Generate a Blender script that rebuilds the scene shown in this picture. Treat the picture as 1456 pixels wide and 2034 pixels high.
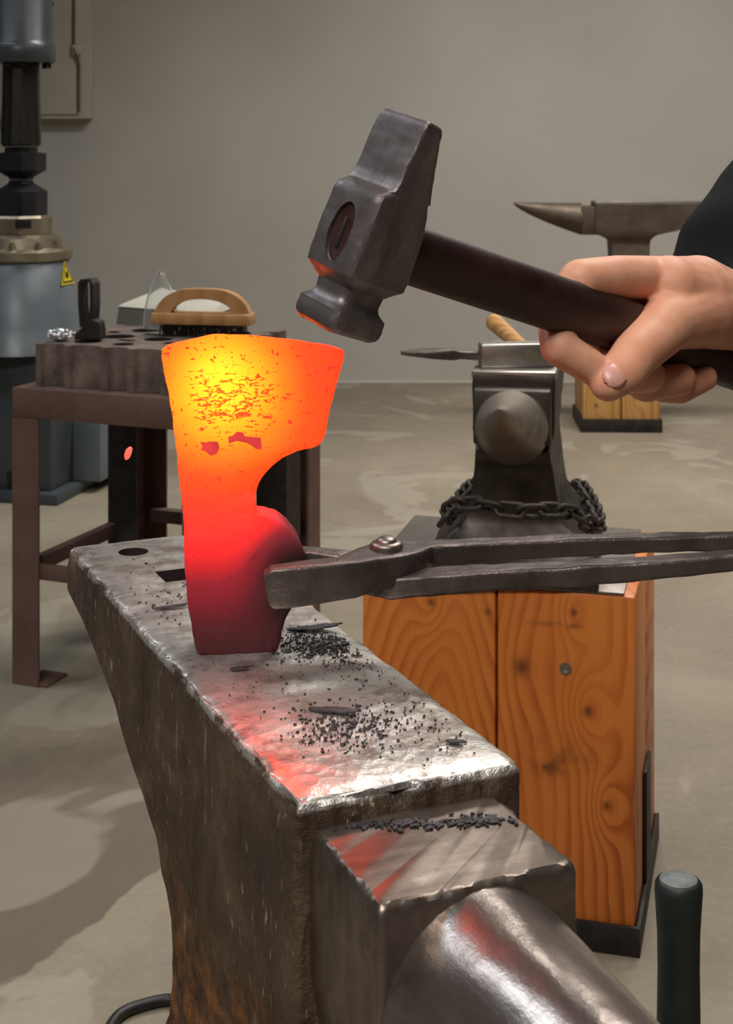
import bpy, bmesh, math, random
from mathutils import Vector, Matrix, noise as mnoise

for o in list(bpy.data.objects):
    bpy.data.objects.remove(o, do_unlink=True)
SC = bpy.context.scene
COL = SC.collection
R = math.radians
random.seed(7)

# ------------------------------------------------------------------ camera
FPX, HOR, CAMH = 3000.0, 273.0, 1.11      # focal length in pixels, horizon row, camera height
cam_d = bpy.data.cameras.new('camera')
cam = bpy.data.objects.new('camera', cam_d)
COL.objects.link(cam)
cam.location = (0, 0, CAMH)
cam.rotation_euler = (R(90), 0, 0)
cam_d.sensor_fit = 'AUTO'
cam_d.sensor_width = 36.0
cam_d.lens = FPX / 2034.0 * 36.0
cam_d.shift_y = -(1017.0 - HOR) / 2034.0
cam_d.clip_start = 0.02
cam_d.dof.use_dof = True
cam_d.dof.focus_distance = 0.92
cam_d.dof.aperture_fstop = 32
SC.camera = cam

# ------------------------------------------------------------------ world, lamps, exposure
w = bpy.data.worlds.new('world'); SC.world = w
w.use_nodes = True
w.node_tree.nodes['Background'].inputs[0].default_value = (0.75, 0.8, 0.85, 1)
w.node_tree.nodes['Background'].inputs[1].default_value = 0.02

def area(name, loc, aim, sx, sy, power, col, spread=180):
    d = bpy.data.lights.new(name, 'AREA'); d.shape = 'RECTANGLE'
    d.size, d.size_y = sx, sy; d.spread = R(spread); d.energy = power; d.color = col
    o = bpy.data.objects.new(name, d); COL.objects.link(o); o.location = loc
    o.rotation_euler = (Vector(aim) - Vector(loc)).to_track_quat('-Z', 'Y').to_euler()
    return o
WARM = (1.0, 0.955, 0.89); COOL = (0.88, 0.95, 1.0)
area('ceiling_lamp_back', (1.2, 4.7, 3.75), (1.2, 4.6, 0), 2.2, 0.5, 92, WARM, 128)
area('ceiling_lamp_mid', (1.3, 2.4, 3.75), (1.1, 2.1, 0), 0.6, 2.2, 40, WARM, 140)
area('ceiling_lamp_side', (-2.6, 3.0, 3.75), (-2.0, 2.4, 0), 0.6, 2.2, 34, (0.82, 0.92, 1.0), 140)
area('ceiling_lamp_rear', (-0.9, -1.2, 3.75), (-0.3, 0.2, 0), 2.4, 0.5, 66, WARM, 120)

SC.view_settings.view_transform = 'Standard'
SC.view_settings.look = 'None'
SC.view_settings.exposure = 0.0
SC.view_settings.gamma = 1.0
SC.view_settings.use_curve_mapping = False

# ------------------------------------------------------------------ helpers: objects
def at(px, py, Y):
    """world point seen at photograph pixel (px, py) at distance Y from the camera"""
    return Vector(((px - 728.0) / FPX * Y, Y, CAMH - (py - HOR) / FPX * Y))

def link(name, me, mat=None, parent=None, smooth=False, loc=None, rot=None):
    o = bpy.data.objects.new(name, me)
    COL.objects.link(o)
    if mat is not None and not me.materials:
        me.materials.append(mat)
    if parent is not None:
        o.parent = parent
    if loc is not None: o.location = loc
    if rot is not None: o.rotation_euler = rot
    if smooth:
        for p in me.polygons: p.use_smooth = True
    return o

def empty(name, loc=(0, 0, 0), rz=0.0, rot=None):
    o = bpy.data.objects.new(name, None); COL.objects.link(o)
    o.empty_display_size = 0.05
    o.location = loc
    o.rotation_euler = rot if rot is not None else (0, 0, rz)
    return o

def tag(o, label, cat, group=None):
    o['label'] = label; o['category'] = cat
    if group: o['group'] = group
    return o

def struct(o, label=None):
    o['kind'] = 'structure'
    if label: o['label'] = label
    return o

def mesh_of(bm, name='mesh'):
    bmesh.ops.recalc_face_normals(bm, faces=bm.faces)
    me = bpy.data.meshes.new(name); bm.to_mesh(me); bm.free()
    return me

def auto_smooth(me, deg=38):
    bm = bmesh.new(); bm.from_mesh(me)
    lim = R(deg)
    for f in bm.faces: f.smooth = True
    for e in bm.edges:
        if len(e.link_faces) == 2 and e.calc_face_angle(0) > lim:
            e.smooth = False
    bm.to_mesh(me); bm.free()

def obj(name, bm, mat, parent=None, smooth=38, loc=None, rot=None):
    me = mesh_of(bm, name)
    if smooth: auto_smooth(me, smooth)
    return link(name, me, mat, parent, False, loc, rot)

def bm_box(bm, x0, x1, y0, y1, z0, z1, bev=0.0, seg=2, M=None):
    b = bmesh.new()
    bmesh.ops.create_cube(b, size=1.0)
    for v in b.verts:
        v.co = Vector((x0 + (v.co.x + .5) * (x1 - x0), y0 + (v.co.y + .5) * (y1 - y0), z0 + (v.co.z + .5) * (z1 - z0)))
    if bev > 0:
        bmesh.ops.bevel(b, geom=list(b.edges), offset=bev, segments=seg, profile=0.5, affect='EDGES')
    if M is not None: b.transform(M)
    tmp = bpy.data.meshes.new('t'); b.to_mesh(tmp); b.free()
    bm.from_mesh(tmp); bpy.data.meshes.remove(tmp)
    return bm

def box(x0, x1, y0, y1, z0, z1, bev=0.0, seg=2, M=None):
    return bm_box(bmesh.new(), x0, x1, y0, y1, z0, z1, bev, seg, M)

def bm_loft(bm, rings, cap=True, close=False):
    vs = [[bm.verts.new(p) for p in r] for r in rings]
    n = len(rings[0]); m = len(rings)
    for i in range(m if close else m - 1):
        a, b = vs[i], vs[(i + 1) % m]
        for j in range(n):
            k = (j + 1) % n
            bm.faces.new((a[j], a[k], b[k], b[j]))
    if cap and not close:
        bm.faces.new(vs[0][::-1]); bm.faces.new(vs[-1])
    return bm

def loft(rings, cap=True, close=False):
    return bm_loft(bmesh.new(), rings, cap, close)

def bm_lathe(bm, prof, n=40, M=None):
    rings = []
    for r, z in prof:
        ring = [Vector((r * math.cos(2 * math.pi * k / n), r * math.sin(2 * math.pi * k / n), z)) for k in range(n)]
        if M is not None: ring = [M @ p for p in ring]
        rings.append(ring)
    return bm_loft(bm, rings)

def lathe(prof, n=40, M=None):
    return bm_lathe(bmesh.new(), prof, n, M)

def frame_along(t):
    t = t.normalized()
    up = Vector((0, 0, 1)) if abs(t.z) < 0.92 else Vector((1, 0, 0))
    x = up.cross(t).normalized(); y = t.cross(x).normalized()
    return x, y

def bm_tube(bm, pts, rad, n=14, close=False, ell=(1, 1)):
    pts = [Vector(p) for p in pts]
    if not hasattr(rad, '__len__'): rad = [rad] * len(pts)
    rings = []; m = len(pts)
    px = None
    for i, p in enumerate(pts):
        if close: t = pts[(i + 1) % m] - pts[i - 1]
        else: t = pts[min(i + 1, m - 1)] - pts[max(i - 1, 0)]
        x, y = frame_along(t)
        if px is not None:
            tt = t.normalized()
            x = (px - tt * px.dot(tt)).normalized(); y = tt.cross(x)
        px = x
        rings.append([p + (x * math.cos(2 * math.pi * k / n) * ell[0] + y * math.sin(2 * math.pi * k / n) * ell[1]) * rad[i] for k in range(n)])
    return bm_loft(bm, rings, True, close)

def tube(pts, rad, n=14, close=False, ell=(1, 1)):
    return bm_tube(bmesh.new(), pts, rad, n, close, ell)

def bm_prism(bm, poly, z0, z1, M=None):
    a = [Vector((x, y, z0)) for x, y in poly]; b = [Vector((x, y, z1)) for x, y in poly]
    if M is not None: a = [M @ p for p in a]; b = [M @ p for p in b]
    return bm_loft(bm, [a, b])

def prism(poly, z0, z1, M=None):
    return bm_prism(bmesh.new(), poly, z0, z1, M)

def rrect(u0, u1, v0, v1, r, step, nc=5):
    """rounded rectangle outline, evenly sampled along the long sides"""
    r = max(1e-5, min(r, (u1 - u0) / 2 - 1e-5, (v1 - v0) / 2 - 1e-5))
    nu = max(2, int(step[0])); nv = max(2, int(step[1]))
    pts = []
    def arc(cx, cy, a0):
        for k in range(nc + 1):
            a = a0 + math.pi / 2 * k / nc
            pts.append((cx + r * math.cos(a), cy + r * math.sin(a)))
    def line(p, q, n):
        for k in range(1, n):
            f = k / n; pts.append((p[0] + (q[0] - p[0]) * f, p[1] + (q[1] - p[1]) * f))
    arc(u1 - r, v1 - r, 0); line((u1 - r, v1), (u0 + r, v1), nu)
    arc(u0 + r, v1 - r, math.pi / 2); line((u0, v1 - r), (u0, v0 + r), nv)
    arc(u0 + r, v0 + r, math.pi); line((u0 + r, v0), (u1 - r, v0), nu)
    arc(u1 - r, v0 + r, 3 * math.pi / 2); line((u1, v0 + r), (u1, v1 - r), nv)
    return pts

def interp(tab, x):
    if x <= tab[0][0]: return tab[0][1]
    for (a, b), (c, d) in zip(tab, tab[1:]):
        if x <= c: return b + (d - b) * (x - a) / (c - a) if c > a else d
    return tab[-1][1]

def sinterp(tab, x):
    """smooth (monotone cubic) interpolation"""
    if x <= tab[0][0]: return tab[0][1]
    if x >= tab[-1][0]: return tab[-1][1]
    n = len(tab)
    for i in range(n - 1):
        x0, y0 = tab[i]; x1, y1 = tab[i + 1]
        if x <= x1:
            h = x1 - x0; d = (y1 - y0) / h
            def sl(k):
                if k == 0 or k == n - 1: return (tab[min(k + 1, n - 1)][1] - tab[max(k - 1, 0)][1]) / (tab[min(k + 1, n - 1)][0] - tab[max(k - 1, 0)][0])
                da = (tab[k][1] - tab[k - 1][1]) / (tab[k][0] - tab[k - 1][0]); db = (tab[k + 1][1] - tab[k][1]) / (tab[k + 1][0] - tab[k][0])
                return 0 if da * db <= 0 else 2 * da * db / (da + db)
            m0, m1 = sl(i), sl(i + 1); t = (x - x0) / h
            return (2*t**3 - 3*t**2 + 1) * y0 + (t**3 - 2*t**2 + t) * h * m0 + (-2*t**3 + 3*t**2) * y1 + (t**3 - t**2) * h * m1

def fbm(p, s, o=4):
    return mnoise.fractal(Vector(p) * s, 0.6, 2.1, o)

def jitter(bm, amp, s, o=4, mask=None):
    bm.normal_update()
    ds = []
    for v in bm.verts:
        m = mask(v.co) if mask else 1.0
        ds.append(v.normal * fbm(v.co, s, o) * amp * m)
    for v, d in zip(bm.verts, ds): v.co += d

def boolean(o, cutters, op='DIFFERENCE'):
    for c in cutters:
        if not c.data.materials: c.data.materials.append(M_HOLE_SHADE)
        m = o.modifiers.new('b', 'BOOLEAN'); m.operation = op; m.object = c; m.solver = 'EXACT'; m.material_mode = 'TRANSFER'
    dg = bpy.context.evaluated_depsgraph_get(); dg.update()
    me = bpy.data.meshes.new_from_object(o.evaluated_get(dg))
    o.modifiers.clear()
    old = o.data; o.data = me
    for c in cutters:
        d = c.data; bpy.data.objects.remove(c, do_unlink=True); bpy.data.meshes.remove(d)
    bpy.data.meshes.remove(old)
    return o

def bake_mods(o):
    dg = bpy.context.evaluated_depsgraph_get(); dg.update()
    me = bpy.data.meshes.new_from_object(o.evaluated_get(dg))
    o.modifiers.clear(); o.data = me
    return o

def blob(name, chains, voxel, mat, parent, smooth=6):
    """one continuous surface grown around chains of (point, radius)"""
    bm = bmesh.new()
    for ch in chains:
        for (p, r) in ch:
            bmesh.ops.create_icosphere(bm, subdivisions=3, radius=r, matrix=Matrix.Translation(p))
        for (p, r), (q, s) in zip(ch, ch[1:]):
            p = Vector(p); q = Vector(q)
            if (q - p).length < 1e-6: continue
            x, y = frame_along(q - p); n = 18
            bm_loft(bm, [[c + (x * math.cos(2*math.pi*k/n) + y * math.sin(2*math.pi*k/n)) * rr for k in range(n)] for c, rr in ((p, r), (q, s))])
    o = obj(name, bm, mat, parent, 0)
    m = o.modifiers.new('r', 'REMESH'); m.mode = 'VOXEL'; m.voxel_size = voxel
    s = o.modifiers.new('s', 'SMOOTH'); s.factor = 0.5; s.iterations = smooth
    bake_mods(o)
    for p in o.data.polygons: p.use_smooth = True
    return o

def copy_tree(o, parent=None):
    c = o.copy(); COL.objects.link(c); c.parent = parent
    for ch in list(o.children): copy_tree(ch, c)
    return c

# ------------------------------------------------------------------ helpers: materials
def lin(c):
    return tuple((x / 12.92 if x <= 0.04045 else ((x + 0.055) / 1.055) ** 2.4) for x in [v / 255.0 for v in c]) + (1.0,)

class NT:
    def __init__(s, name):
        s.m = bpy.data.materials.new(name); s.m.use_nodes = True
        s.t = s.m.node_tree; s.n = s.t.nodes; s.l = s.t.links
        s.b = s.n['Principled BSDF']; s.tc = s.n.new('ShaderNodeTexCoord')
        s.obj = s.tc.outputs['Object']
    def put(s, sock, v):
        if v is None: return
        if isinstance(v, bpy.types.NodeSocket): s.l.new(v, sock)
        else: sock.default_value = v
    def math(s, op, a, b=None, c=None, clamp=False):
        n = s.n.new('ShaderNodeMath'); n.operation = op; n.use_clamp = clamp
        s.put(n.inputs[0], a); s.put(n.inputs[1], b); s.put(n.inputs[2], c)
        return n.outputs[0]
    def add(s, a, b): return s.math('ADD', a, b)
    def mul(s, a, b): return s.math('MULTIPLY', a, b)
    def sub(s, a, b): return s.math('SUBTRACT', a, b)
    def xyz(s, v=None):
        n = s.n.new('ShaderNodeSeparateXYZ'); s.put(n.inputs[0], v or s.obj); return n.outputs
    def comb(s, x, y, z):
        n = s.n.new('ShaderNodeCombineXYZ'); s.put(n.inputs[0], x); s.put(n.inputs[1], y); s.put(n.inputs[2], z); return n.outputs[0]
    def scale(s, sc, v=None, rot=(0, 0, 0), loc=(0, 0, 0)):
        n = s.n.new('ShaderNodeMapping'); s.put(n.inputs[0], v or s.obj)
        n.inputs['Scale'].default_value = sc; n.inputs['Rotation'].default_value = rot; n.inputs['Location'].default_value = loc
        return n.outputs[0]
    def noise(s, sc, det=4, vec=None, rough=0.55, dist=0.0):
        n = s.n.new('ShaderNodeTexNoise'); s.put(n.inputs['Vector'], vec or s.obj)
        n.inputs['Scale'].default_value = sc; n.inputs['Detail'].default_value = det
        n.inputs['Roughness'].default_value = rough; n.inputs['Distortion'].default_value = dist
        return n.outputs[0]
    def voro(s, sc, vec=None, feat='F1'):
        n = s.n.new('ShaderNodeTexVoronoi'); s.put(n.inputs['Vector'], vec or s.obj); n.feature = feat
        n.inputs['Scale'].default_value = sc
        return n.outputs[0]
    def ramp(s, f, stops, interp='LINEAR'):
        n = s.n.new('ShaderNodeValToRGB'); s.put(n.inputs[0], f); r = n.color_ramp; r.interpolation = interp
        while len(r.elements) < len(stops): r.elements.new(0.5)
        for e, (p, c) in zip(r.elements, stops):
            e.position = p; e.color = c if hasattr(c, '__len__') else (c, c, c, 1)
        return n.outputs[0]
    def rng(s, f, a, b, c=0.0, d=1.0):
        n = s.n.new('ShaderNodeMapRange'); s.put(n.inputs[0], f)
        for i, v in enumerate((a, b, c, d)): n.inputs[i + 1].default_value = v
        n.interpolation_type = 'SMOOTHSTEP'
        return n.outputs[0]
    def mix(s, f, a, b, mode='MIX'):
        n = s.n.new('ShaderNodeMix'); n.data_type = 'RGBA'; n.blend_type = mode
        s.put(n.inputs[0], f); s.put(n.inputs[6], a); s.put(n.inputs[7], b)
        return n.outputs[2]
    def gauss(s, comps):
        """exp(-sum(((c - c0) / w)^2)) for (socket, centre, width) triples"""
        tot = None
        for c, c0, wd in comps:
            d = s.math('DIVIDE', s.sub(c, c0), wd); d = s.mul(d, d)
            tot = d if tot is None else s.add(tot, d)
        return s.math('EXPONENT', s.mul(tot, -1.0))
    def bump(s, h, strength=0.3, dist=0.002):
        n = s.n.new('ShaderNodeBump'); n.inputs['Strength'].default_value = strength; n.inputs['Distance'].default_value = dist
        s.put(n.inputs['Height'], h); s.l.new(n.outputs[0], s.b.inputs['Normal'])
        return n
    def set(s, **k):
        for key, v in k.items():
            s.put(s.b.inputs[{'col': 'Base Color', 'rough': 'Roughness', 'metal': 'Metallic', 'spec': 'Specular IOR Level', 'coat': 'Coat Weight',
                              'ecol': 'Emission Color', 'estr': 'Emission Strength', 'sss': 'Subsurface Weight', 'trans': 'Transmission Weight', 'alpha': 'Alpha', 'ior': 'IOR'}[key]], v)
        return s

def m_plain(name, rgb, rough=0.5, metal=0.0, var=0.12, sc=20, bump=0.0, spec=0.5):
    t = NT(name); c = lin(rgb)
    d = tuple(x * (1 - var) for x in c[:3]) + (1,); u = tuple(min(1, x * (1 + var)) for x in c[:3]) + (1,)
    nz = t.noise(sc, 5)
    t.set(col=t.ramp(nz, [(0.3, d), (0.7, u)]), rough=t.rng(nz, 0.2, 0.8, max(0, rough - .08), min(1, rough + .08)), metal=metal, spec=spec)
    if bump: t.bump(t.noise(sc * 4, 5), bump, 0.002)
    return t.m

# concrete floor
def m_floor():
    t = NT('concrete_floor'); x, y, z = t.xyz()
    big = t.noise(0.9, 6, rough=0.62, dist=0.6)
    mid = t.noise(5.0, 8, rough=0.68)
    fine = t.noise(60, 4, rough=0.7)
    c = t.ramp(big, [(0.32, lin((112, 102, 87))), (0.5, lin((130, 120, 103))), (0.68, lin((146, 137, 120)))])
    c = t.mix(t.rng(mid, 0.35, 0.7, 0.0, 0.55), c, lin((112, 102, 90)))
    c = t.mix(t.rng(fine, 0.4, 0.8, 0.0, 0.25), c, lin((160, 152, 136)))
    # old spill with a sharp edge, lying diagonally left of the anvil
    edge = t.add(t.add(t.mul(x, 0.9), t.mul(y, -0.45)), t.mul(t.sub(t.noise(3.2, 4), 0.5), 0.16))
    spill = t.mul(t.rng(edge, -1.325, -1.318, 1.0, 0.0), t.rng(t.add(y, t.mul(t.sub(big, 0.5), 1.2)), 2.45, 2.85, 1.0, 0.0))
    c = t.mix(t.mul(spill, 0.8), c, lin((92, 80, 70)))
    pale = t.mul(t.rng(t.noise(1.7, 4, dist=1.2), 0.56, 0.60), 0.35)
    c = t.mix(pale, c, lin((164, 157, 142)))
    specks = t.rng(t.voro(26), 0.03, 0.05, 1.0, 0.0)
    c = t.mix(t.mul(specks, 0.35), c, lin((60, 54, 48)))
    t.set(col=c, rough=t.rng(mid, 0.3, 0.7, 0.42, 0.68), spec=0.35)
    t.bump(t.add(t.mul(mid, 0.6), t.mul(fine, 0.4)), 0.25, 0.004)
    return t.m
M_FLOOR = m_floor()
def m_wall():
    t = NT('painted_plaster'); n = t.noise(1.3, 5, rough=0.6); f = t.noise(180, 2)
    t.set(col=t.ramp(n, [(0.3, lin((172, 168, 160))), (0.7, lin((184, 180, 172)))]), rough=0.75, spec=0.25)
    t.bump(f, 0.12, 0.001); return t.m
M_WALL = m_wall()
M_CEIL = m_plain('ceiling_paint', (120, 116, 108), 0.8)

# worn forged steel of the near anvil: polished face, brown hammered sides, rust low down
def m_anvil(name, rust=True, zface=0.30, dark=1.0):
    t = NT(name); x, y, z = t.xyz()
    streak = t.noise(1.0, 8, vec=t.scale((26, 5, 8)), rough=0.7)
    blot = t.noise(14, 7, rough=0.65, dist=0.5)
    fine = t.noise(220, 4, rough=0.7)
    pit = t.voro(95, t.scale((1, 1, 0.45)))
    top = t.rng(z, zface - 0.0016, zface - 0.0006)
    rim = t.mul(t.rng(z, zface - 0.0060, zface - 0.0030), t.rng(t.noise(34, 5, rough=0.7), 0.40, 0.54))
    # side: brown oxide with vertical dribbles
    drib = t.noise(1.0, 6, vec=t.scale((90, 90, 12)), rough=0.65)
    side = t.ramp(blot, [(0.3, lin((54, 43, 35))), (0.52, lin((84, 68, 54))), (0.75, lin((116, 96, 78)))])
    side = t.mix(t.rng(drib, 0.60, 0.74, 0, 0.7), side, lin((168, 150, 126)))
    dab = t.mul(t.rng(t.noise(1.0, 5, vec=t.scale((210, 210, 55)), rough=0.6), 0.60, 0.68), t.rng(t.noise(9, 4), 0.42, 0.58))
    side = t.mix(t.mul(dab, 0.8), side, lin((186, 170, 146)))
    dirt = t.rng(t.noise(1.0, 6, vec=t.scale((60, 60, 26)), rough=0.7), 0.56, 0.70)
    side = t.mix(t.mul(dirt, 0.75), side, lin((34, 27, 22)))
    if rust:
        low = t.rng(t.add(z, t.mul(t.sub(blot, 0.5), 0.09)), zface - 0.10, zface - 0.17)
        rustc = t.ramp(t.noise(45, 7, rough=0.7), [(0.34, lin((30, 22, 16))), (0.48, lin((96, 62, 34))), (0.66, lin((160, 108, 58)))])
        side = t.mix(t.mul(low, 0.8), side, rustc)
    face = t.ramp(streak, [(0.3, lin((150, 140, 132))), (0.5, lin((184, 175, 166))), (0.7, lin((216, 209, 200)))])
    face = t.mix(t.rng(blot, 0.48, 0.72, 0, 0.65), face, lin((116, 102, 95)))
    face = t.mix(t.rng(fine, 0.56, 0.70, 0, 0.6), face, lin((90, 80, 74)))
    grit = t.mul(t.gauss([(x, -0.115, 0.040), (y, 0.075, 0.030)]), t.rng(t.noise(60, 6, rough=0.75), 0.42, 0.62))
    grit2 = t.mul(t.gauss([(x, -0.215, 0.030), (y, 0.092, 0.026)]), t.rng(t.noise(70, 6, rough=0.75), 0.40, 0.60))
    face = t.mix(t.mul(t.math('MAXIMUM', grit, grit2), 0.75), face, lin((62, 56, 58)))
    col = t.mix(t.mul(rim, 0.9), t.mix(top, side, face), lin((214, 210, 205)))
    rs = t.rng(blot, 0.3, 0.7, 0.48, 0.62)
    rf = t.add(t.rng(streak, 0.3, 0.7, 0.27, 0.40), t.mul(t.rng(blot, 0.5, 0.75), 0.18))
    mixr = t.n.new('ShaderNodeMix'); t.put(mixr.inputs[0], t.math('MAXIMUM', top, rim)); t.put(mixr.inputs[2], rs); t.put(mixr.inputs[3], rf)
    t.set(col=col, rough=mixr.outputs[0], metal=t.rng(t.math('MAXIMUM', top, rim), 0, 1, 0.45, 0.80))
    hgt = t.add(t.add(t.mul(blot, 0.5), t.mul(pit, 0.5)), t.mul(fine, 0.35))
    nside = t.mul(hgt, t.rng(top, 0, 1, 1.0, 0.22))
    t.bump(nside, 0.75, 0.006)
    return t.m
M_ANVIL = m_anvil('worn_anvil_steel', zface=0.33)
def m_steel(name, lo, hi, rough, scv=(30, 30, 30), bump=0.25, metal=0.9, r2=0.1):
    t = NT(name); n = t.noise(1.0, 7, vec=t.scale(scv), rough=0.65); f = t.noise(160, 4, rough=0.7)
    t.set(col=t.mix(t.rng(f, .45, .75, 0, .4), t.ramp(n, [(0.3, lin(lo)), (0.7, lin(hi))]), lin(lo)), rough=t.add(t.rng(n, 0.3, 0.7, rough + r2, rough), t.mul(f, 0.08)), metal=metal)
    t.bump(t.add(t.mul(n, 0.6), t.mul(f, 0.4)), bump, 0.002); return t.m
M_HORN = m_steel('horn_steel', (116, 104, 98), (172, 162, 156), 0.20, (14, 60, 60), 0.22)
M_STEP = m_steel('step_steel', (96, 84, 76), (150, 138, 128), 0.28, (46, 12, 30), 0.16)
M_ANVIL2 = m_steel('dark_anvil_steel', (62, 56, 52), (98, 90, 84), 0.42, (20, 20, 20), 0.3)
M_ANVIL2TOP = m_steel('bright_face_steel', (150, 145, 140), (200, 196, 190), 0.25, (20, 20, 20), 0.1)
M_ANVIL3 = m_steel('brown_anvil_steel', (74, 63, 54), (106, 93, 81), 0.5, (10, 10, 10), 0.2, metal=0.6)
M_TONG = m_steel('scaled_tong_iron', (74, 65, 62), (122, 112, 108), 0.34, (40, 40, 40), 0.55, metal=0.75)
M_RIVET = m_steel('rivet_steel', (120, 112, 106), (165, 158, 150), 0.3, (60, 60, 60), 0.2)
M_HAM = m_steel('hammer_steel', (100, 92, 93), (150, 142, 143), 0.38, (60, 60, 14), 0.25, r2=0.12)
M_CHAIN = m_steel('chain_iron', (52, 47, 43), (84, 76, 70), 0.5, (60, 60, 60), 0.4, metal=0.7)
M_BLACKIRON = m_steel('black_iron', (38, 34, 33), (66, 58, 55), 0.5, (30, 30, 30), 0.3, metal=0.6)
M_STAND = m_steel('brown_primer_steel', (88, 66, 58), (112, 86, 76), 0.6, (12, 12, 12), 0.15, metal=0.15)
M_SWAGE = m_steel('cast_swage_iron', (92, 79, 73), (164, 148, 138), 0.40, (16, 16, 16), 0.5, metal=0.6)
M_HANDLE = m_plain('oiled_dark_wood', (46, 24, 20), 0.5, 0, 0.3, 40, 0.1)
M_SLEEVE = m_plain('black_cotton', (15, 17, 22), 0.9, 0, 0.2, 120, 0.3, spec=0.2)
M_TROUS = m_plain('dark_denim', (34, 38, 48), 0.9, 0, 0.2, 160, 0.3, spec=0.2)
M_LEATHER = m_plain('boot_leather', (48, 36, 28), 0.6, 0, 0.2, 60, 0.2)
M_BLUE = m_plain('blue_grey_enamel', (92, 100, 106), 0.32, 0.0, 0.10, 8)
M_BLUED = m_plain('dark_blue_grey_enamel', (56, 61, 66), 0.38, 0.0, 0.12, 8)
M_RAM = m_steel('oily_ram_steel', (44, 42, 42), (84, 82, 80), 0.32, (50, 50, 2), 0.1)
M_DIE = m_plain('black_die_steel', (36, 36, 40), 0.5, 0.5, 0.1)
M_TAN = m_steel('bare_worn_steel', (130, 120, 102), (176, 166, 146), 0.35, (20, 20, 20), 0.15)
M_YELLOW = m_plain('sign_yellow', (214, 190, 30), 0.5, 0, 0.05)
M_BLACK = m_plain('black_print', (16, 16, 16), 0.6, 0, 0.05)
M_RUBBER = m_plain('green_black_rubber', (22, 32, 30), 0.55, 0, 0.15, 60, 0.1)
M_HOSE = m_plain('black_hose_rubber', (26, 25, 25), 0.5, 0, 0.1)
M_BRISTLE = m_plain('steel_wire', (70, 62, 58), 0.45, 0.7, 0.2)
M_PALEGREY = m_plain('pale_grey_plastic', (176, 172, 160), 0.5, 0, 0.05)
M_GREYSIDE = m_plain('dark_grey_plastic', (92, 90, 84), 0.6, 0, 0.08)
M_HOLE_SHADE = m_plain('hole_shade', (24, 21, 19), 0.85, 0, 0.2)  # near-black colour on cut hole walls, painting in their shade
M_FLAKE = m_steel('forge_scale_grey', (58, 55, 58), (110, 108, 112), 0.38, (120, 120, 120), 0.4, metal=0.7)
M_CABINET = m_plain('off_white_enamel', (180, 174, 162), 0.55, 0, 0.04)
M_NAIL = m_plain('finger_nail', (214, 158, 146), 0.35, 0, 0.05)
M_HAIR = m_plain('brown_hair', (60, 44, 32), 0.7, 0, 0.2, 80)
M_EYE = m_plain('eye_white', (225, 220, 214), 0.2, 0, 0.02)
M_FOILSILVER = m_steel('crumpled_bright_metal', (160, 160, 160), (220, 220, 220), 0.2, (60, 60, 60), 0.6)

def m_skin():
    t = NT('skin'); n = t.noise(60, 5); f = t.noise(600, 3)
    c = t.ramp(n, [(0.3, lin((210, 146, 116))), (0.7, lin((224, 166, 138)))])
    t.set(col=c, rough=0.52, sss=0.12, spec=0.4)
    t.b.inputs['Subsurface Radius'].default_value = (0.006, 0.002, 0.001)
    t.bump(t.add(f, t.mul(n, 0.4)), 0.1, 0.0006); return t.m
M_SKIN = m_skin()

def m_wood(name, knots, dark=(138, 66, 22), mid=(192, 104, 38), light=(208, 124, 54), freq=46.0, stains=(), cath=None):
    """flat-sawn softwood: growth rings flow around the knots; x across, z along the timber"""
    t = NT(name); x, y, z = t.xyz()
    wob = t.mul(t.sub(t.noise(1.0, 4, vec=t.scale((5, 5, 1.4)), rough=0.5), 0.5), 0.075)
    g = t.add(x, t.mul(y, 0.55))
    if cath:
        dx = t.sub(x, cath[0])
        g = t.add(t.math('SQRT', t.add(t.mul(dx, dx), 0.00012)), t.mul(z, cath[1]))
    g = t.add(g, wob)
    for (kx, kz, s, a) in knots:
        g = t.add(g, t.mul(t.gauss([(x, kx, s), (z, kz, s * 1.9)]), a))
    rings = t.math('FRACT', t.mul(g, freq))                      # early wood fading into a dark late-wood line
    rings = t.mul(t.rng(rings, 0.25, 0.86), t.rng(rings, 1.0, 0.86))
    amp = t.rng(t.noise(1.0, 3, vec=t.scale((9, 9, 2))), 0.35, 0.65, 0.35, 1.0)
    fib = t.noise(1.0, 5, vec=t.scale((260, 260, 7)), rough=0.6)
    big = t.noise(1.0, 4, vec=t.scale((9, 9, 3.5)))
    f = t.add(t.add(t.mul(t.mul(rings, amp), 0.38), t.mul(fib, 0.22)), t.mul(big, 0.42))
    c = t.ramp(f, [(0.22, lin(light)), (0.5, lin(mid)), (0.9, lin(dark))])
    for (kx, kz, s, a) in knots:
        k = t.gauss([(x, kx, s * 0.24), (z, kz, s * 0.27)])
        c = t.mix(t.mul(k, 0.85), c, lin((88, 46, 20)))
    for (kx, kz, sx, sz, st) in stains:
        k = t.mul(t.gauss([(x, kx, sx), (z, kz, sz)]), t.rng(t.noise(28, 5, rough=0.7), 0.35, 0.65))
        c = t.mix(t.mul(k, st), c, lin((62, 36, 22)))
    t.set(col=c, rough=t.rng(f, 0.2, 0.9, 0.42, 0.55), spec=0.4)
    t.bump(t.add(t.mul(rings, 0.3), fib), 0.15, 0.0015)
    return t.m
M_PALEWOOD = m_wood('pale_beech', [], (150, 104, 56), (186, 136, 80), (206, 160, 104), 60)
M_BRUSHWOOD = m_wood('brush_beech', [], (150, 108, 66), (166, 122, 76), (180, 138, 92), 22)
M_STUMPWOOD = m_wood('stump_oak', [], (84, 56, 32), (120, 84, 52), (146, 108, 70), 30)

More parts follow.
